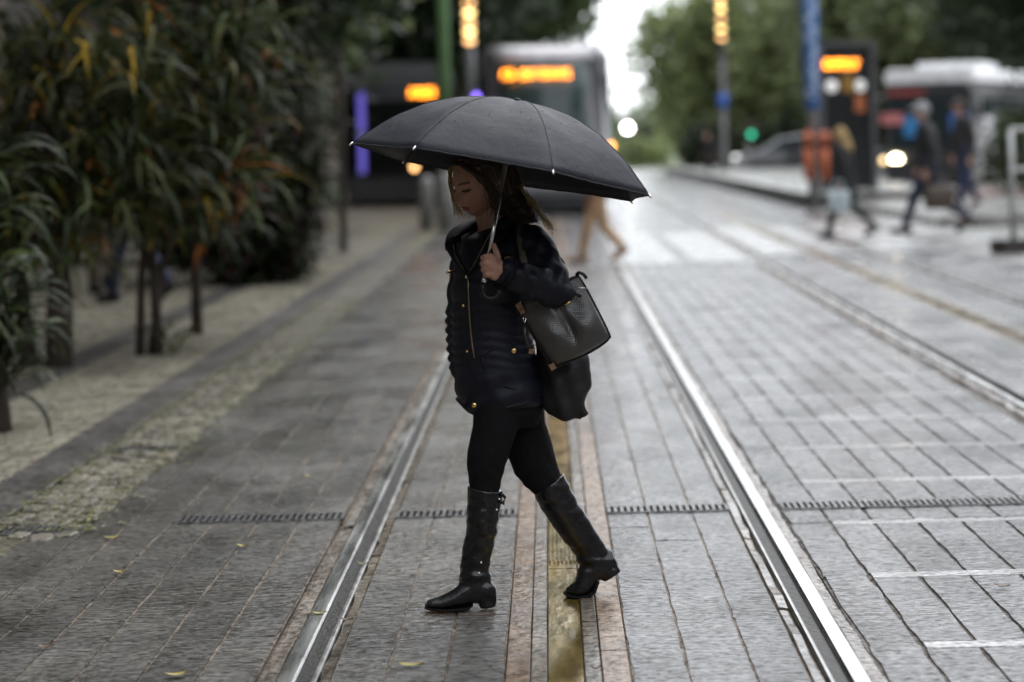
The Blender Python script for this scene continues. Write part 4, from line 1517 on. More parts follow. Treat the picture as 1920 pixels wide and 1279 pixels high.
def cm(name, c):
    return mat(name, c, 0.5, var=0.5, vscale=.7, transl=.4)


C5 = cm('crown_soft_haze', (0.17, 0.205, 0.09))  # pale tone with rain haze put into the leaf colour
C1, C2, C3, C4 = cm('crown_dark', (0.030, 0.048, 0.018)), cm('crown_mid', (0.065, 0.095, 0.030)), cm('crown_light_haze', (0.23, 0.275, 0.115)), cm('crown_grey_haze', (0.15, 0.185, 0.11))  # light and grey crowns carry painted haze in place of a volume
# left side, from near to far
tree('unseen dark street tree added over the left pavement to shade the strap leaf plants', (-5.2, 17, 0), 9, [(0, 0, 6.5, 3.2, 4.0, 2.2), (1.2, 3, 6.0, 2.6, 3.2, 2.0), (1.0, -4, 6.4, 2.6, 3.2, 2.0)], 9000, .16, C1, seed=2)  # wholly out of view, added to shade the plants below
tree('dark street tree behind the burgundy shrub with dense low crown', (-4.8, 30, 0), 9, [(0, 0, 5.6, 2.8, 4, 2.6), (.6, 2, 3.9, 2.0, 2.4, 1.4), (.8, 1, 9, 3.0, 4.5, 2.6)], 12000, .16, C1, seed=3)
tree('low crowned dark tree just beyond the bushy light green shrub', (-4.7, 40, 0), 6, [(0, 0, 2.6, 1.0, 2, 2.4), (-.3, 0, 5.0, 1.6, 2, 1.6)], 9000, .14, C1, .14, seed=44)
tree('street tree with mid green crown between the thin post and the dark bus', (-5.2, 48, 0), 10, [(-.6, 0, 6.2, 2.6, 4, 2.8), (-.5, 0, 3.9, 2.2, 2.4, 1.0), (.3, 0, 11, 3.4, 4.5, 3.4)], 12000, .20, C5, seed=4)  # topmost crown lobe added above view to darken ground reflections
tree('dark thick trunked tree right behind the green pole', (-3.3, 63, 0), 10, [(0, 0, 6.8, 3.2, 4, 2.8), (.4, -1, 4.6, 1.6, 2, 1.0), (.6, 0, 11.5, 3.6, 4.5, 4)], 13000, .22, C1, .42, seed=5)  # upper lobe out of view, added for darker reflections at left
tree('dark green tree whose crown overhangs the silver tram', (-3.4, 84, 0), 12, [(0, 0, 8.0, 4.6, 5, 3.4), (3.0, 0, 7.4, 2.6, 4, 2.2), (-1, 0, 5.0, 2.6, 3, 1.6), (.5, 0, 13, 4.6, 5, 4)], 14000, .26, C2, .35, seed=6)  # highest lobe unseen, added to darken what the left ground reflects
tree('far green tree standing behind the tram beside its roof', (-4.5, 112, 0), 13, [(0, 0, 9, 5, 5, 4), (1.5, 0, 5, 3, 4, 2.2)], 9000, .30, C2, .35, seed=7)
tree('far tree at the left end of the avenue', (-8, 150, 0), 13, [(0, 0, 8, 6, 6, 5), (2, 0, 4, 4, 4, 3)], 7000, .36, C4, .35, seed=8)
# right side
tree('light green rounded tree right of the strip of sky', (8.5, 118, 0), 9, [(-.8, 0, 5.4, 3.6, 4, 2.6), (2, 0, 7.2, 3.6, 4, 2.4), (0, 0, 3.4, 3.0, 3, 1.6)], 10000, .28, C3, .28, seed=9)
tree('green tree behind the lamp column with the blue sign', (13.5, 112, 0), 11, [(0, 0, 7.0, 4.2, 4, 3.6), (-1, 0, 4.0, 3.4, 3, 1.6)], 10000, .28, C3, .28, seed=10)
tree('mid green tree behind the grey car', (15.5, 104, 0), 11, [(0, 0, 6.8, 4.6, 4, 3.6), (0, 0, 3.6, 4.2, 3, 1.4)], 10000, .28, C5, .28, seed=11)
tree('yellowish green tree above the roof of the white bus', (15.8, 90, 0), 11, [(0, 0, 6.2, 3.8, 4, 2.4), (3, 0, 7.5, 3.5, 4, 3)], 10000, .26, C5, .28, seed=12)
tree('dark tree beyond the information kiosk', (12.6, 96, 0), 11, [(0, 0, 5.0, 3.0, 3, 2.6), (1.2, 0, 8.0, 4, 4, 2.8)], 10000, .26, C5, .28, seed=13)
tree('dark low branched tree beside the end of the white bus', (12.6, 56, 0), 8, [(.6, 0, 4.3, 2.2, 3, 2.3), (-1.6, 0, 5.6, 2.2, 2, 1.3), (1.0, 0, 2.2, 1.6, 2, 1.5)], 11000, .17, C1, .22, seed=14)
tree('dark tree filling the gap behind the metal railing', (16.0, 74, 0), 9, [(0, 0, 5.0, 3.0, 3, 3.6), (-1.5, 0, 5.6, 2.6, 3, 1.8)], 9000, .2, C1, .25, seed=15)
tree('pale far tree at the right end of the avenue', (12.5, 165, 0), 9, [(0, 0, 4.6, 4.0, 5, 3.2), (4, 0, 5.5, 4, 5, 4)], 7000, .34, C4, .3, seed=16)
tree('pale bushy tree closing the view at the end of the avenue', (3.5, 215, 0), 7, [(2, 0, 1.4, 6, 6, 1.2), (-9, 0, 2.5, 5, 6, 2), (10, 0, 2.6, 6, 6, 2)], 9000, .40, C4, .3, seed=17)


def shrub(label, loc, r, h, n, leaf, col, seed):
    return tree(label, loc, h * .6, [(0, 0, h * .5, r, r, h * .45)], n, leaf, col, .04, 'low shrubs on the avenue', seed, 40, 'shrub')


shrub('low green shrub on the grassy strip at the avenue end', (5.2, 128, 0), 1.6, 1.5, 2500, .14, C3, 31)
shrub('dark round shrub by the far dark dressed walker', (6.6, 98, 0), 1.4, 2.2, 2500, .14, C1, 32)
shrub('bright green shrub at the foot of the dark low branched tree', (10.7, 54, 0), 1.0, 1.9, 2500, .10, C2, 33)
shrub('dark shrub behind the metal railing', (10.9, 50, 0), 1.1, 1.5, 2500, .10, C1, 34)
for i_, hx_ in enumerate((9.6, 11.4, 13.2, 15.2, 17.4, 19.6)):
    shrub(('dark shrub at the hedge end by the blue sign lamp column', 'mid green hedge shrub behind the nose of the grey car', 'dark hedge shrub behind the roof of the grey car', 'mid green hedge shrub behind the orange bins', 'dark hedge shrub behind the kiosk', 'mid green hedge shrub behind the white roofed bus')[i_], (hx_, 99 - i_ * 1.5, 0), 1.5, 2.6, 2200, .15, (C1, C2)[i_ % 2], 50 + i_)
grass = sheet('grass', 3.0, 12, 118, 190, 0.002, mat('grass_green', (0.09, 0.12, 0.035), 0.8, vscale=2, var=.5))

# ------------------------------------------------------------------ building on the left
M_BEIGE = mat('beige_stone_wall', (0.24, 0.20, 0.165), 0.7, vscale=1.2, bump=.004, bscale=20)
M_GLASSD = mat('dark_window_glass', (0.015, 0.017, 0.018), 0.08, spec=0.6)
bl = thing('office_building', 'beige stone office building with dark shop windows behind the left trees', 'building', (-9.2, 8, 0))
part(MB().box((-4, 30, 12), (8, 160, 24)), 'wall', mat('grey_facade', (0.12, 0.105, 0.095), 0.7, vscale=.6, bump=.004, bscale=10), bl)  # wall carried on unseen behind the camera to block light
for i in range(19):
    part(MB().box((.12, 1.2 + 6 * i, 12), (.5, .9, 23.9)), 'pilaster', M_BEIGE, bl)
wm = None
for i in range(18):
    for k in range(6):
        o = MB().box((.02, 4.2 + 6 * i, (1.9 if k == 0 else 2.2 + 3.7 * k)), (.08, 4.6, 3.4 if k == 0 else 2.2)).build('window', M_GLASSD) if (i == 0 and k < 2) else None
        if o is None:
            o = wm[0 if k == 0 else 1].copy()
            COL.objects.link(o)
            o.location = (0, 6 * i, 0 if k == 0 else 3.7 * (k - 1))
        else:
            wm = (wm or []) + [o]
        o.parent = bl
M_GREYFAC = mat('pale_grey_facade', (0.30, 0.29, 0.28), 0.7, vscale=.6, bump=.004, bscale=10)
for (lab, c, d, nx_, face) in (('unseen grey office block added across the right pavement to block light', (27, -2), (8, 84), 12, 'x'), ('unseen wide grey office block added behind the camera to block light', (7, -48), (34, 8), 6, 'y')):
    ob = thing('office_building', lab, 'building', (c[0], c[1], 0))  # unseen blocks, added to cut the light on camera-facing surfaces
    part(MB().box((0, 0, 9), (d[0], d[1], 18)), 'wall', M_GREYFAC, ob)
    first = None
    for i in range(nx_):
        for k in range(5):
            if first is None:
                first = MB().box((0, 0, 0), (.1, 4.4, 2.2) if face == 'x' else (3.6, .1, 2.2)).build('window', M_GLASSD)
                o = first
            else:
                o = first.copy()
                COL.objects.link(o)
            o.location = (-d[0] / 2, -d[1] / 2 + (i + .5) * d[1] / nx_, 2.4 + 3.5 * k) if face == 'x' else (-d[0] / 2 + (i + .5) * d[0] / nx_, d[1] / 2, 2.4 + 3.5 * k)
            o.parent = ob
sg = tag(MB().box((0, 0, 0), (.12, 1.6, 2.4)).build('shop_sign', mat('yellow_sign', (0.55, 0.34, 0.02), 0.4)), 'yellow upright sign panel on the beige building behind the strap leaf plants', 'sign')
sg.location = (-8.75, 37.0, 2.9)

# ------------------------------------------------------------------ vehicles
M_LEDO = mat('amber_led', (0.3, 0.08, 0.0), 0.5, emit=(1.0, 0.27, 0.012), estr=9.0)
M_LEDW = mat('white_lamp', (0.8, 0.8, 0.8), 0.3, emit=(1.0, 0.98, 0.93), estr=60.0)
M_GLASS = mat('tinted_glass', (0.020, 0.028, 0.030), 0.06, spec=0.7, rvar=.02)
M_TYRE = mat('tyre_rubber', (0.015, 0.015, 0.015), 0.8)
M_RIM = mat('wheel_rim', (0.35, 0.35, 0.36), 0.3, 0.9)
M_SILVER = mat('silver_paint', (0.095, 0.093, 0.10), 0.30, 0.3, var=.08, coat=.4)
M_SKIRT = mat('dark_grey_paint', (0.035, 0.035, 0.038), 0.35, coat=.3)


def led_text(cols, rows, w, h, seed, breaks):
    """dot-matrix lettering: small lit cells"""
    rg = random.Random(seed)
    mb = MB()
    for i in range(cols):
        if any(a <= i < b for a, b in breaks):
            continue
        for j in range(rows):
            if rg.random() < .62:
                mb.box(((i + .5) / cols * w - w / 2, 0, (j + .5) / rows * h - h / 2), (w / cols * .72, .01, h / rows * .72))
    return mb


def rrect(w, h, r, n=5, cx=0, cy=0):
    pts = []
    for (sx, sy, a0) in ((1, 1, 0), (-1, 1, 90), (-1, -1, 180), (1, -1, 270)):
        for k in range(n + 1):
            a = R(a0 + 90 * k / n)
            pts.append((cx + sx * (w / 2 - r) + r * math.cos(a), cy + sy * (h / 2 - r) + r * math.sin(a)))
    return pts


def wheel(root, x, y, r, w, axis='X'):
    for_t = MB()
    n = 20
    def ring(rr, off):
        return [(x + off, y + rr * math.cos(2 * math.pi * k / n), r + rr * math.sin(2 * math.pi * k / n)) if axis == 'X' else
                (x + rr * math.cos(2 * math.pi * k / n), y + off, r + rr * math.sin(2 * math.pi * k / n)) for k in range(n)]
    for_t.rings([ring(r * .9, -w / 2), ring(r, -w / 3), ring(r, w / 3), ring(r * .9, w / 2)])
    t = part(for_t, 'wheel', M_TYRE, root, True)
    ri = MB().rings([ring(r * .6, -w / 2 - .01), ring(r * .6, w / 2 + .01)])
    o = ri.build('rim', M_RIM)
    o.parent = t


def tram():
    t = thing('tram', 'silver grey tram with amber destination display coming along the track behind the woman', 'tram', (-.06, 45.8, 0))
    W = 2.62
    def sec(y, wt, wb, top, bot, n=6):
        pts = []
        r = .42
        for a in np.linspace(0, 90, n):
            pts.append((wt / 2 - r + r * math.cos(R(a)), y, top - r * .7 + r * .7 * math.sin(R(a))))
        for a in np.linspace(90, 180, n):
            pts.append((-wt / 2 + r + r * math.cos(R(a)), y, top - r * .7 + r * .7 * math.sin(R(a))))
        pts += [(-wb / 2, y, 1.2), (-wb / 2 + .04, y, bot), (wb / 2 - .04, y, bot), (wb / 2, y, 1.2)]
        return pts
    body = MB().rings([sec(.55, 2.0, 2.1, 3.16, .32), sec(.75, 2.36, 2.45, 3.26, .28), sec(1.3, 2.52, 2.56, 3.32, .25), sec(3, W, W, 3.34, .25), sec(33, W, W, 3.34, .25)])
    part(body, 'body', M_SILVER, t)
    # mask: nose panel set forward at the waist
    def fr(w, y, z):
        return [(-w / 2, y, z), (-w * .36, y - .14, z), (-w * .18, y - .2, z), (0, y - .22, z), (w * .18, y - .2, z), (w * .36, y - .14, z), (w / 2, y, z)]
    def skin_panel(rows, name, m, thick=.08):
        v = []
        for r_ in rows:
            v += r_
        n = len(rows[0])
        v2 = [(a, b + thick, c) for a, b, c in v]
        f = []
        m_ = len(rows)
        for i in range(m_ - 1):
            for k in range(n - 1):
                a = i * n + k
                f.append((a, a + 1, a + n + 1, a + n))
                f.append((a + m_ * n, a + n + m_ * n, a + n + 1 + m_ * n, a + 1 + m_ * n))
        bd = [k for k in range(n)] + [i * n + n - 1 for i in range(1, m_)] + [(m_ - 1) * n + k for k in range(n - 2, -1, -1)] + [i * n for i in range(m_ - 2, 0, -1)]
        for q in range(len(bd)):
            a, b = bd[q], bd[(q + 1) % len(bd)]
            f.append((a, a + m_ * n, b + m_ * n, b))
        return part(MB().add(v + v2, f), name, m, t, True)
    skin_panel([fr(2.46, .10, 1.02), fr(2.44, .02, .8), fr(2.36, .0, .55), fr(2.2, .10, .36)], 'bumper', mat('tram_bumper', (0.30, 0.30, 0.31), 0.35, coat=.3))
    skin_panel([fr(2.1, .18, .36), fr(2.05, .22, .14)], 'skirt', M_SKIRT)
    skin_panel([fr(1.70, .44, 2.94), fr(1.72, .34, 2.4), fr(1.74, .20, 1.7), fr(1.76, .10, 1.05)], 'windscreen', mat('tram_glass', (0.035, 0.055, 0.053), .08, spec=.35), .12)
    skin_panel([fr(2.0, .66, 3.22), fr(1.9, .50, 3.05), fr(1.75, .45, 2.92)], 'roof_fairing', mat('pale_silver', (0.40, 0.385, 0.40), .3, .2, coat=.4), .3)
    for s in (-1, 1):
        p = MB().add([(s * .84, .45, 2.92), (s * 1.10, .62, 2.98), (s * 1.12, .30, 1.04), (s * .88, .10, 1.04), (s * .84, .75, 2.92), (s * 1.10, .92, 2.98), (s * 1.12, .60, 1.04), (s * .88, .40, 1.04)],
                     [(0, 1, 2, 3), (7, 6, 5, 4), (0, 4, 5, 1), (1, 5, 6, 2), (2, 6, 7, 3), (3, 7, 4, 0)])
        part(p, 'pillar', M_SILVER, t)
        q = MB().add([(s * 1.12, .64, 2.70), (s * 1.275, 1.0, 2.70), (s * 1.285, .75, 1.06), (s * 1.13, .34, 1.06), (s * 1.0, .95, 2.7), (s * 1.1, 1.3, 2.70), (s * 1.1, 1.1, 1.06), (s * 1.0, .7, 1.06)],
                     [(0, 1, 2, 3), (7, 6, 5, 4), (0, 4, 5, 1), (1, 5, 6, 2), (2, 6, 7, 3), (3, 7, 4, 0)])
        part(q, 'corner_window', M_GLASS, t)
        hl = part(MB().ell((s * .92, .02, .78), (.13, .08, .07)), 'headlight', M_GLASS, t, True)
        part(MB().ell((s * 1.0, .0, .45), (.06, .05, .1)), 'tail_light', mat('red_lens', (0.35, 0.01, 0.01), 0.25), t, True)
        for k in range(6):
            part(MB().box((s * 1.285, 4.5 + 4.8 * k, 1.95), (.03, 4.0, 1.3)), 'side_window', M_GLASS, t)
    part(MB().ell((1.27, .55, 1.30), (.05, .05, .06)), 'indicator', mat('indicator_amber', (.4, .15, .02), .4, emit=(1, .35, .08), estr=5), t, True)
    part(MB().ell((-1.30, .6, 2.30), (.06, .05, .07)), 'marker_lamp', mat('violet_lamp', (.1, .06, .3), .4, emit=(.25, .15, 1.0), estr=3), t, True)
    part(MB().box((-.14, .30, 2.70), (1.38, .05, .28)), 'display', M_SKIRT, t)
    led = led_text(58, 7, 1.30, .17, 4, [(11, 15), (5, 6), (22, 23), (30, 31), (38, 39), (46, 47)])
    o = part(led, 'display_text', M_LEDO, t)
    o['kind'] = 'stuff'
    o.location = (-.14, .10, 2.70)
    for s in (-1, 1):
        part(MB().tube([(s * .12, -.16, 1.10), (s * .55, -.02, 1.35), (s * .62, .12, 1.95)], .018, 6), 'wiper', M_SKIRT, t, True)
    return t


tram()


def bus(name, label, loc, rz, body, roofm, glass=None, length=11, W=2.5, Hh=3.15, led=None, lights=None, extra=None):
    t = thing(name, label, 'bus', loc, rz)
    def sec(y, w, top, bot, r=.22):
        pts = []
        for a in np.linspace(0, 90, 4):
            pts.append((w / 2 - r + r * math.cos(R(a)), y, top - r + r * math.sin(R(a))))
        for a in np.linspace(90, 180, 4):
            pts.append((-w / 2 + r + r * math.cos(R(a)), y, top - r + r * math.sin(R(a))))
        return pts + [(-w / 2, y, bot), (w / 2, y, bot)]
    part(MB().rings([sec(.0, W - .16, Hh - .42, .38), sec(.12, W, Hh - .34, .34), sec(length, W, Hh - .34, .34)]), 'body', body, t)
    part(MB().rings([sec(.06, W - .06, Hh - .02, Hh - .38, .12), sec(.2, W + .02, Hh, Hh - .36, .14), sec(length, W + .02, Hh, Hh - .36, .14)]), 'roof', roofm, t)
    part(MB().box((0, 3.2, Hh + .10), (1.7, 2.4, .24)), 'roof_unit', roofm, t)
    part(MB().prism(rrect(W - .30, 1.55, .15), .05, Matrix.Translation((0, -.045, 1.75)) @ Matrix.Rotation(R(90), 4, 'X')), 'windscreen', glass or M_GLASS, t)
    part(MB().prism(rrect(W - .5, .34, .06), .05, Matrix.Translation((0, -.050, 2.60)) @ Matrix.Rotation(R(90), 4, 'X')), 'display', M_SKIRT, t)
    part(MB().box((0, -.06, .40), (W - .1, .14, .54)), 'bumper', M_SKIRT, t)
    for s in (-1, 1):
        o = part(MB().ell((s * .93, -.06, .72), (.15, .06, .11)), 'headlight', (lights[0 if s < 0 else 1] if lights else M_GLASS), t, True)
        part(MB().tube([(s * 1.15, -.05, 2.45), (s * 1.38, -.25, 2.4), (s * 1.40, -.27, 2.1)], .025, 6), 'mirror_arm', M_SKIRT, t)
        part(MB().ell((s * 1.41, -.28, 1.98), (.09, .05, .19)), 'mirror', M_SKIRT, t, True)
        for k in range(6):
            part(MB().box((s * (W / 2 + .004), 1.4 + 1.55 * k, 1.85), (.03, 1.35, 1.0)), 'side_window', M_GLASS, t)
        for yy in (2.2, length - 2.6):
            wheel(t, s * (W / 2 - .12), yy, .48, .28)
    if led:
        o = part(led_text(40, 7, led[1] - led[0], .20, 9, [(8, 10)]), 'display_text', M_LEDO, t)
        o['kind'] = 'stuff'
        o.location = ((led[0] + led[1]) / 2, -.12, 2.60)
    if extra:
        extra(t)
    return t


def extra_dark(t):
    p = part(MB().box((-.83, -.13, 1.72), (.15, .04, 1.85)), 'light_strip', mat('violet_led', (0.1, 0.08, 0.3), .4, emit=(.10, .08, .42), estr=.7), t)
    part(MB().ell((.35, -.16, .90), (.07, .05, .07)), 'fog_lamp', mat('warm_lamp', (.4, .25, .12), .3, emit=(1, .5, .2), estr=4), t, True)
    part(MB().box((.35, -.075, 1.30), (.35, .02, .5)), 'poster', mat('teal_poster', (.01, .07, .08), .5), t)


M_BLACKBUS = mat('black_bus_paint', (0.010, 0.010, 0.012), 0.45, spec=.15)
gb = G(742, 388)
bus('bus', 'dark bus with a violet light strip and amber display parked by the left pavement', (gb.x + .10, gb.y, 0), R(2), M_BLACKBUS, mat('bus_roof_grey', (0.06, 0.06, 0.06), .5), glass=mat('black_bus_glass', (.008, .009, .009), .15, spec=.1), led=(.28, .86), extra=extra_dark)


def extra_white(t):
    part(MB().box((-.6, -.12, 2.52), (1.0, .05, .14)), 'route_board', mat('red_board', (.30, .06, .05), .5), t)
    part(MB().box((-1.0, -.11, 1.82), (.62, .03, .30)), 'windscreen_card', mat('pink_card', (.50, .17, .17), .6), t)
    part(MB().box((-.42, -.11, 1.60), (.50, .03, .55)), 'windscreen_poster', mat('blue_poster', (.04, .22, .48), .5), t)
    part(MB().ell((-1.28, -.06, .70), (.08, .05, .08)), 'fog_lamp', M_HEADDIM, t, True)
    part(MB().box((.85, -.11, 1.68), (.50, .03, .50)), 'windscreen_poster', mat('blue_poster2', (.05, .17, .50), .5), t)


M_HEADON = mat('bus_headlight_on', (.8, .75, .6), .3, emit=(1.0, .86, .55), estr=16)
M_HEADDIM = mat('bus_headlight_dim', (.5, .4, .25), .3, emit=(1.0, .7, .35), estr=2.5)
gw = G(1690, 348)
bus('bus', 'grey city bus with white roof and one glowing headlight waiting at the right', (gw.x + .65, gw.y - 1, 0), R(-24), mat('bus_grey', (0.06, 0.06, 0.06), .4, coat=.2), mat('bus_roof_white', (0.80, 0.80, 0.80), .4), lights=(M_HEADON, M_GLASS), extra=extra_white)


def car():
    g = G(1440, 331)
    t = thing('parked_car', 'silver grey hatchback car standing side on behind the platform', 'car', (g.x + .9, g.y, 0), 0)
    prof = [(-2.1, .35), (-2.12, .62), (-1.95, .78), (-1.15, .93), (-.45, 1.38), (.2, 1.48), (1.1, 1.44), (1.75, 1.05), (2.05, .95), (2.1, .4)]
    def ring(y, k):
        return [(x * (1 - .02 * k), y, .3 + (z - .3) * (1 - .03 * k)) for x, z in prof]
    part(MB().rings([ring(-.85, 2), ring(-.80, 0), ring(.80, 0), ring(.85, 2)]), 'body', mat('car_silver', (0.20, 0.20, 0.215), .25, .4, coat=.5), t, False)
    for s in (-1, 1):
        y = s * .862
        part(MB().rings([[(x, y - .006, z) for x, z in ((-.95, .95), (-.42, 1.30), (.28, 1.38), (.28, .95))], [(x, y + .006, z) for x, z in ((-.95, .95), (-.42, 1.30), (.28, 1.38), (.28, .95))]]), 'window', M_GLASS, t)
        part(MB().rings([[(x, y - .006, z) for x, z in ((.36, .95), (.36, 1.38), (1.05, 1.34), (1.5, 1.0))], [(x, y + .006, z) for x, z in ((.36, .95), (.36, 1.38), (1.05, 1.34), (1.5, 1.0))]]), 'window', M_GLASS, t)
        part(MB().box((0, y, .42), (3.2, .03, .22)), 'sill', M_SKIRT, t)
        part(MB().box((.15, y, .66), (1.0, .012, .5)), 'door', M_SKIRT, t)
        for x in (-1.3, 1.35):
            wheel(t, x, s * .76, .31, .2, 'Y')
        part(MB().ell((-2.0, s * .62, .70), (.12, .18, .09)), 'headlight', mat('car_lamp', (.7, .7, .7), .2, emit=(1, 1, 1), estr=1.0), t, True)
    return t


car()

# ------------------------------------------------------------------ poles, lamps, signs, platform
M_LAMP = mat('warm_column_lamp', (0.8, 0.6, 0.3), .3, emit=(1.0, .66, .22), estr=3.2)
M_LAMP2 = mat('warm_column_lamp_dim', (0.8, 0.5, 0.25), .3, emit=(1.0, .52, .2), estr=2.0)


def lamp_column(label, x, ybase, Yd, lamps, signm=None):
    p = P(x, ybase, Yd)
    t = thing('lamp_column', label, 'lamp post', (p.x, Yd, 0), 0, 'lamp columns along the avenue')
    part(MB().tube([(0, 0, -.05), (0, 0, 2.0), (0, 0, 4.0), (0, 0, 11)], [.13, .12, .11, .09], 12), 'pole', M_GREYMETAL, t, True)
    part(MB().tube([(0, 0, -.05), (0, 0, .35), (0, 0, .4)], [.2, .2, .14], 12), 'base', M_DARKMETAL, t, True)
    part(MB().box((0, -.10, 7.2), (.16, .05, 6.0)), 'housing', M_DARKMETAL, t)
    sp = 17.6 * Yd / F
    for qi, yy in enumerate(lamps):
        z = P(x, yy, Yd).z
        for k in range(1):
            part(MB().ell((0, -.15, z), (.13, .03, .07), 14, 8), 'lamp', M_LAMP2 if qi % 2 == 0 else M_LAMP, t, True)
    z = P(x, lamps[0], Yd).z
    for k in range(1, 14):
        part(MB().ell((0, -.15, z + sp * k), (.075, .03, .06), 14, 8), 'lamp', M_LAMP, t, True)
    if signm:
        part(MB().tube([(0, 0, P(x, 203, Yd).z), (0, 0, P(x, 176, Yd).z)], .17, 16), 'sign', signm, t, True)
    return t


lamp_column('lamp column with a vertical row of glowing yellow lamps above the tram', 886, 300, 57, [78, 60.5, 43, 25, 7])
lamp_column('lamp column with yellow lamps and a small blue sign near the grey car', 1358, 335, 84, [72, 55, 37, 16, -2], mat('blue_sign', (0.03, 0.10, 0.42), .4))

gp = G(822, 432)
t = thing('green_pole', 'tall pale green painted pole with a grey concrete foot behind the umbrella', 'pole', (P(832, 100, gp.y).x, gp.y, 0))
part(MB().tube([(0, 0, .9), (0, 0, 4), (0, 0, 7)], [.105, .10, .09], 14), 'pole', mat('pale_green_paint', (0.11, 0.21, 0.08), .45), t, True)
part(MB().tube([(0, 0, -.05), (0, 0, .9), (0, 0, .96)], [.16, .15, .11], 14), 'foot', M_CONC, t, True)
for (x, yb, r, lab) in ((645, 472, .048, 'thin dark brown post on the left pavement next to the dark bus'), (600, 448, .04, 'thin dark post close to the light green shrub')):
    g = G(x, yb)
    t = thing('post', lab, 'post', (g.x, g.y, 0))
    part(MB().tube([(0, 0, -.05), (-.01, 0, 2), (-.03, 0, 5.5)], [r, r, r * .9], 10), 'shaft', mat('brown_post', (0.055, 0.04, 0.03), .7), t, True)
    part(MB().tube([(0, 0, -.05), (0, 0, .06)], r * 1.7, 10), 'foot', M_DARKMETAL, t, True)
g = G(800, 432)
t = thing('bollard', 'short grey concrete bollard beside the foot of the green pole', 'bollard', (g.x, g.y + .2, 0))
part(MB().tube([(0, 0, -.02), (0, 0, .8), (0, 0, .86), (0, 0, .89)], [.12, .11, .09, .03], 14), 'post', M_CONC, t, True)

# blue banner pole with two orange litter bins
g = G(1527, 392)
t = thing('banner_pole', 'tall pole wrapped in a blue banner with white lettering at the platform end', 'pole', (g.x, g.y, 0))
part(MB().tube([(0, 0, -.05), (0, 0, 3), (0, 0, 7)], .10, 14), 'pole', M_GREYMETAL, t, True)
bz0 = P(1527, 205, g.y).z
part(MB().tube([(0, 0, bz0), (0, 0, 6.6)], .155, 16), 'banner', mat('blue_banner', (0.05, 0.17, 0.46), .4), t, True)
tx = MB()
rg = random.Random(3)
z = bz0 + .25
while z < 6.3:
    for q in range(3):
        a = R(-90 + rg.uniform(-35, 35))
        tx.box((.157 * math.cos(a), .157 * math.sin(a), z), (.045, .02, rg.uniform(.03, .08)), rz=a + R(90))
    z += .10
part(tx, 'lettering', mat('white_print', (0.55, 0.62, 0.72), .5), t)['kind'] = 'stuff'
for (x, lab) in ((1517, 'orange litter bin on the left of the blue banner pole'), (1547, 'orange litter bin on the right of the blue banner pole')):
    p0, p1 = P(x, 338, g.y - .3), P(x, 246, g.y - .3)
    b = thing('litter_bin', lab, 'litter bin', (p0.x, g.y - .26, p0.z), 0, 'orange litter bins')
    h = p1.z - p0.z
    part(MB().rings([[(a, c, 0) for a, c in rrect(.15, .24, .05)], [(a, c, h * .75) for a, c in rrect(.18, .30, .06)]]), 'bin', mat('orange_plastic', (0.50, 0.115, 0.035), .45), b, True)
    part(MB().rings([[(a, c, h * .76) for a, c in rrect(.19, .32, .06)], [(a, c, h * .9) for a, c in rrect(.19, .32, .06)], [(a, c, h) for a, c in rrect(.14, .2, .05)]]), 'lid', mat('orange_lid', (0.42, 0.10, 0.035), .45), b, True)
    part(MB().box((0, -.155, h * .70), (.16, .02, h * .07)), 'slot', M_BLACKHOLE, b)
    part(MB().box((0, .16, h * .5), (.05, .12, .06)), 'bracket', M_DARKMETAL, b)

# tram platform
t = thing('tram_platform', 'long low tram platform with pale wet top and dark edge', 'platform', (4.95, 47, 0))
part(MB().box((1.6, 28, .13), (3.2, 56, .26)), 'edge', mat('dark_platform_edge', (0.045, 0.042, 0.04), .5), t)
part(MB().box((1.6, 28, .275), (3.1, 55.9, .03)), 'deck', wet_stone('platform_deck', (0.30, 0.30, 0.29), .2, .4, .004, rnd=0), t)
part(MB().box((.12, 28, .2935), (.2, 55.5, .008)), 'warning_strip', mat('pale_tactile', (0.45, 0.45, 0.42), .4), t)

# information kiosk on the platform
kp = P(1592, 380, 49)
t = thing('information_kiosk', 'dark framed information kiosk with amber display and two round white lamps on the platform', 'kiosk', (kp.x, 49, .29))
zt = P(1592, 78, 49).z - .29
M_KIOSK = mat('kiosk_frame_grey', (0.085, 0.085, 0.088), .5)
for x in (-.52, .52):
    part(MB().box((x, 0, zt / 2), (.09, .5, zt)), 'frame_post', M_KIOSK, t)
part(MB().box((0, 0, zt - .04), (.95, .52, .085)), 'frame_top', M_KIOSK, t)
part(MB().box((0, .05, zt / 2 - .05), (.95, .30, zt - .15)), 'panel', mat('kiosk_black', (0.012, 0.013, 0.014), .2), t)
zl = P(1570, 121, 49).z - .29
part(MB().box((-.20, -.14, zl), (1.0, .06, .34)), 'display', M_SKIRT, t)
o = part(led_text(34, 6, .86, .17, 14, [(12, 13), (24, 25)]), 'display_text', M_LEDO, t)
o['kind'] = 'stuff'
o.location = (-.20, -.19, zl)
zl2 = P(1562, 162, 49).z - .29
M_WHITEDISC = mat('white_opal_lamp', (.6, .6, .58), .4, emit=(1, 1, .97), estr=.35)
part(MB().ell((-.32, -.16, zl2), (.12, .05, .12)), 'round_lamp', M_WHITEDISC, t, True)
part(MB().ell((.26, -.16, zl2), (.10, .05, .12)), 'round_lamp', M_WHITEDISC, t, True)
part(MB().box((.02, -.115, zl2 + .08), (.26, .02, .40)), 'notice', mat('ochre_notice', (.30, .16, .02), .5), t)
part(MB().box((.25, -.115, zl2 - .36), (.20, .03, .34)), 'notice', mat('orange_notice', (.42, .12, .04), .5), t)

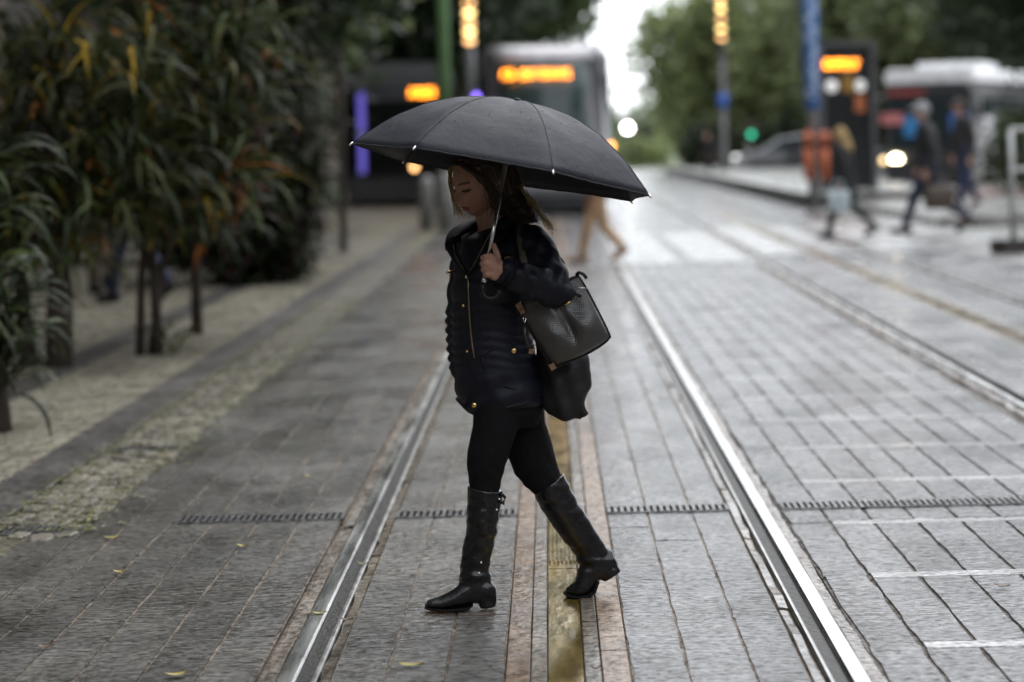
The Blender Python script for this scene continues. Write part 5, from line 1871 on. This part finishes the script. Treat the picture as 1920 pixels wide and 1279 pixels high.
# metal railing at the right
g = G(1888, 474)
t = thing('metal_railing', 'pale metal railing on a dark stone base at the right pavement', 'railing', (g.x, g.y, 0))
part(MB().box((.9, .5, .05), (2.2, .30, .20), rz=R(25)), 'base', mat('dark_stone_base', (0.05, 0.045, 0.04), .5), t)
M_RAILING = mat('galvanised_rail', (0.45, 0.45, 0.44), .35, .5)
dx = (math.cos(R(25)), math.sin(R(25)))
for k in range(4):
    part(MB().tube([(.10 + k * .62 * dx[0], .13 + k * .62 * dx[1], .14), (.10 + k * .62 * dx[0], .13 + k * .62 * dx[1], 1.42)], .035, 10), 'post', M_RAILING, t, True)
for z in (.45, .95, 1.42):
    part(MB().tube([(.10, .13, z), (.10 + 1.9 * dx[0], .13 + 1.9 * dx[1], z)], .028, 10), 'rail', M_RAILING, t, True)

# far lantern and pedestrian signal
p = P(1177, 240, 120)
t = thing('street_lantern', 'far lit street lantern with a white globe beside the strip of sky', 'lamp post', (p.x, 120, 0))
part(MB().tube([(0, 0, -.05), (0, 0, 1), (0, 0, p.z - .2)], [.09, .06, .045], 10), 'pole', M_DARKMETAL, t, True)
part(MB().tube([(0, 0, p.z - .26), (0, 0, p.z - .18)], [.10, .12], 10), 'collar', M_DARKMETAL, t, True)
part(MB().ell((0, 0, p.z), (.2, .2, .2)), 'globe', M_LEDW, t, True)
MATS['white_lamp'].node_tree.nodes['Principled BSDF'].inputs['Emission Strength'].default_value = 14
p = P(1408, 252, 86)
t = thing('pedestrian_signal', 'small pedestrian signal showing green beyond the platform', 'traffic light', (p.x, 86, 0))
part(MB().tube([(0, 0, -.05), (0, 0, p.z + .5)], .045, 10), 'pole', M_DARKMETAL, t, True)
part(MB().box((0, -.1, p.z + .16), (.26, .16, .62)), 'housing', M_DARKMETAL, t)
part(MB().ell((0, -.19, p.z), (.10, .03, .10)), 'lamp', mat('green_signal', (0, .3, .15), .4, emit=(.02, .5, .27), estr=1.9), t, True)
part(MB().ell((0, -.19, p.z + .3), (.10, .03, .10)), 'lamp', mat('dark_red_signal', (.08, .01, .01), .4), t, True)


# ------------------------------------------------------------------ passers-by
def person(label, loc, heading, h, top, legs, shoe, hairm, stride=.5, coat=.0, hat=None, skinm=None, arm_out=0.0, hair_long=False, bend=.0, group=None, vox=.013):
    """walker built in local frame (forward +x), scaled to height h"""
    k = h / 1.7
    fx = lambda x, y, z: Vector((x * k, y * k, z * k))
    st_ = stride
    J = dict(pel=fx(0, 0, .92), chest=fx(.03 + bend, 0, 1.30), neck=fx(.06 + bend * 1.3, 0, 1.46), head=fx(.09 + bend * 1.5, 0, 1.585),
             shl=fx(.03 + bend, .17, 1.38), shr=fx(.03 + bend, -.17, 1.38))
    J['hl'], J['hr'] = fx(0, .09, .90), fx(0, -.09, .90)
    J['kl'], J['kr'] = fx(.20 * st_ * 1.2, .09, .50), fx(-.02 - .10 * st_, -.09, .48)
    J['al'], J['ar'] = fx(.42 * st_, .09, .09), fx(-.62 * st_, -.09, .19)
    J['tl'], J['tr'] = fx(.42 * st_ + .16, .09, .04), fx(-.62 * st_ + .12, -.09, .05)
    J['el'], J['er'] = fx(-.10 * st_ + bend * .5, .23, 1.10), fx(.10 * st_ + .02 + bend * .5, -.23, 1.10)
    J['wl'], J['wr'] = fx(.02 + arm_out, .23, .86), fx(.18 * st_ + .05 + arm_out, -.21, .88)
    b = MB()
    b.ell(J['head'], (.095 * k, .078 * k, .118 * k))
    b.ell(J['head'] + fx(.093, 0, -.015), (.018 * k, .014 * k, .022 * k), 10, 8)
    for s in (-1, 1):
        b.ell(J['head'] + fx(-.005, s * .078, -.005), (.02 * k, .012 * k, .03 * k), 8, 6)
    b.chain([J['head'] - fx(.01, 0, .07), J['neck'] - fx(0, 0, .05)], [.052 * k, .055 * k])
    b.chain([J['pel'], J['chest']], [.11 * k, .115 * k])
    b.chain([J['shl'], J['shr']], [.05 * k, .05 * k])
    for s in ('l', 'r'):
        b.chain([J['sh' + s], J['e' + s], J['w' + s]], [.045 * k, .038 * k, .028 * k])
        hp = J['w' + s]
        b.chain([hp, hp + fx(.01, 0, -.07)], [.028 * k, .034 * k])
        for q in range(4):
            b.chain([hp + fx(-.025 + .017 * q, 0, -.09), hp + fx(-.022 + .017 * q, 0, -.135), hp + fx(-.01 + .016 * q, 0, -.165 + .008 * abs(q - 1.5))], [.011 * k, .010 * k, .008 * k], 8)
        b.chain([hp + fx(.03, 0, -.05), hp + fx(.05, 0, -.09), hp + fx(.045, 0, -.115)], [.012 * k, .010 * k, .008 * k], 8)
        b.chain([J['h' + s], J['k' + s], J['a' + s], J['t' + s]], [.075 * k, .05 * k, .035 * k, .025 * k])
    me = remesh(b, .010, 2, 'person')
    o = link('person', me, skinm or sk, None, True)
    o.location = loc
    o.rotation_euler = (0, 0, heading)
    tag(o, label, 'person', group)
    def cl(mb, name, m, v=vox, it=4):
        c = link(name, remesh(mb, v, it, name), m, None, True)
        c.parent = o
        return c
    tr = MB()
    tr.chain([J['pel'] + fx(0, .05, .02), J['pel'] + fx(0, -.05, .02)], [.125 * k, .125 * k])
    for s in ('l', 'r'):
        tr.chain([J['h' + s], J['k' + s], J['a' + s] + fx(0, 0, .03)], [.098 * k, .072 * k, .055 * k])
    cl(tr, 'trousers', legs)
    jk_ = MB()
    jk_.chain([J['pel'] + fx(0, 0, .02), J['chest']], [.145 * k, .150 * k])
    jk_.chain([J['chest'] + fx(0, .08, .0), J['chest'] + fx(0, -.08, 0)], [.12 * k, .12 * k])
    if coat:
        jk_.chain([J['pel'], J['pel'] - fx(.02, 0, coat)], [.15 * k, .165 * k])
    jk_.chain([J['shl'], J['shr']], [.075 * k, .075 * k])
    for s in ('l', 'r'):
        jk_.chain([J['sh' + s], J['e' + s], J['w' + s] + fx(0, 0, .02)], [.075 * k, .062 * k, .05 * k])
    jk_.chain([J['neck'] - fx(.01, 0, .04), J['neck'] - fx(0, 0, .09)], [.075 * k, .09 * k])
    cl(jk_, 'jacket', top)
    for s in ('l', 'r'):
        a, t_ = J['a' + s], J['t' + s]
        sh = MB().chain([a - fx(.05, 0, .03), t_], [.05 * k, .042 * k])
        cl(sh, 'shoe', shoe)
    hh = MB()
    if hat:
        hh.ell(J['head'] + fx(-.01, 0, .045), (.112 * k, .096 * k, .095 * k))
        hh.ell(J['head'] + fx(.09, 0, .05), (.09 * k, .075 * k, .014 * k))
        cl(hh, 'cap', hat)
        h2 = MB().ell(J['head'] + fx(-.035, 0, -.02), (.075 * k, .08 * k, .07 * k))
        cl(h2, 'hair', hairm)
    else:
        hh.ell(J['head'] + fx(-.025, 0, .02), (.105 * k, .092 * k, .118 * k))
        if hair_long:
            hh.chain([J['head'] + fx(-.06, 0, 0), J['head'] + fx(-.12, 0, -.18), J['head'] + fx(-.14, 0, -.34)], [.085 * k, .095 * k, .06 * k])
        cl(hh, 'hair', hairm)
    return o, J, k


def cloth(n, c):
    return mat(n, c, .75, var=.3, vscale=9, bump=.004, bscale=30)


BLK = cloth('black_coat', (0.012, 0.012, 0.013))
CHAR = cloth('charcoal_coat', (0.024, 0.023, 0.024))
DENIM = cloth('dark_denim', (0.016, 0.022, 0.045))
NAVY = cloth('navy_denim', (0.014, 0.022, 0.06))
TANC = cloth('tan_trousers', (0.40, 0.25, 0.13))
SHOEB = cloth('black_shoe', (0.015, 0.014, 0.014))
BROWNS = cloth('tan_shoe', (0.26, 0.15, 0.08))
HAIRBL = cloth('blond_hair_far', (0.36, 0.24, 0.10))
HAIRDK = cloth('dark_hair', (0.015, 0.012, 0.01))
HAIRGR = cloth('grey_hair', (0.22, 0.21, 0.2))
g = G(1588, 447)
o, J, k = person('blond woman in a black coat crossing toward the platform, carrying a pale bag', (g.x, g.y, 0), R(155), 1.50, BLK, BLK, SHOEB, HAIRBL, stride=.62, coat=.26, hair_long=True)


def carried(name, label, cat, base, w, d, h, m, handle=.12):
    t_ = thing(name, label, cat, base)
    part(MB().rings([[(x, y, 0) for x, y in rrect(w * .9, d, d * .3)], [(x, y, h * .1) for x, y in rrect(w, d * 1.1, d * .3)], [(x, y, h * .8) for x, y in rrect(w * .98, d, d * .3)], [(x, y, h) for x, y in rrect(w * .85, d * .5, d * .2)]]), 'body', m, t_, True)
    part(MB().tube([(-w * .25, 0, h), (-w * .2, 0, h + handle), (w * .2, 0, h + handle), (w * .25, 0, h)], .012, 6), 'handle', m, t_, True)
    return t_


p = P(1573, 398, g.y - .25)
carried('shopping_bag', 'pale blue white shopping bag carried by the blond woman', 'bag', (p.x, p.y, p.z), .30, .12, .30, mat('pale_plastic', (0.38, 0.44, 0.46), .4))
g = G(1745, 438)
person('man in grey cap and black jacket walking past the white roofed bus', (g.x, g.y, 0), R(165), 1.82, BLK, DENIM, SHOEB, HAIRGR, stride=.75, hat=cloth('grey_cap', (0.30, 0.30, 0.31)))
p = P(1762, 392, g.y - .2)
carried('travel_bag', 'brown leather bag carried by the man in the grey cap', 'bag', (p.x, p.y, p.z), .42, .20, .34, mat('brown_bag_leather', (0.050, 0.030, 0.018), .5))
sw = tag(MB().extrude([(5.75, -.02), (5.75, .10), (5.80, .14), (11, .14), (11, -.02)], 36, 46.9).build('pavement', wet_stone('right_pavement', (0.24, 0.24, 0.23), .2, .4, .005, rnd=0)), None, None, kind='structure')
g = G(1812, 397, .14)
person('man in dark cap, charcoal jacket and navy jeans walking by the white roofed bus', (g.x, g.y, .14), R(195), 1.78, CHAR, NAVY, cloth('grey_shoe', (.2, .19, .18)), HAIRDK, stride=.35, hat=cloth('dark_cap', (0.05, 0.035, 0.03)))
g = G(1122, 492)
person('person in tan trousers walking between the rails ahead of the tram', (g.x, g.y, 0), R(172), 1.45, cloth('tan_jacket', (0.22, 0.14, 0.08)), TANC, BROWNS, HAIRDK, stride=.5)
g = G(1330, 338)
person('far walker in black coat near the lamp column with the blue sign', (g.x, g.y, 0), R(240), 1.62, BLK, BLK, SHOEB, HAIRDK, stride=.4, coat=.2, vox=.02)
g = G(190, 552)
person('person in taupe trousers standing behind the strap leaf plants', (g.x, g.y, 0), R(80), 1.66, cloth('brown_top', (0.06, 0.045, 0.035)), cloth('taupe_trousers', (0.17, 0.135, 0.105)), SHOEB, HAIRDK, stride=.12)
g = G(255, 568)
person('person in dark jeans walking behind the strap leaf plants', (g.x, g.y, 0), R(150), 1.66, BLK, NAVY, SHOEB, HAIRDK, stride=.5)
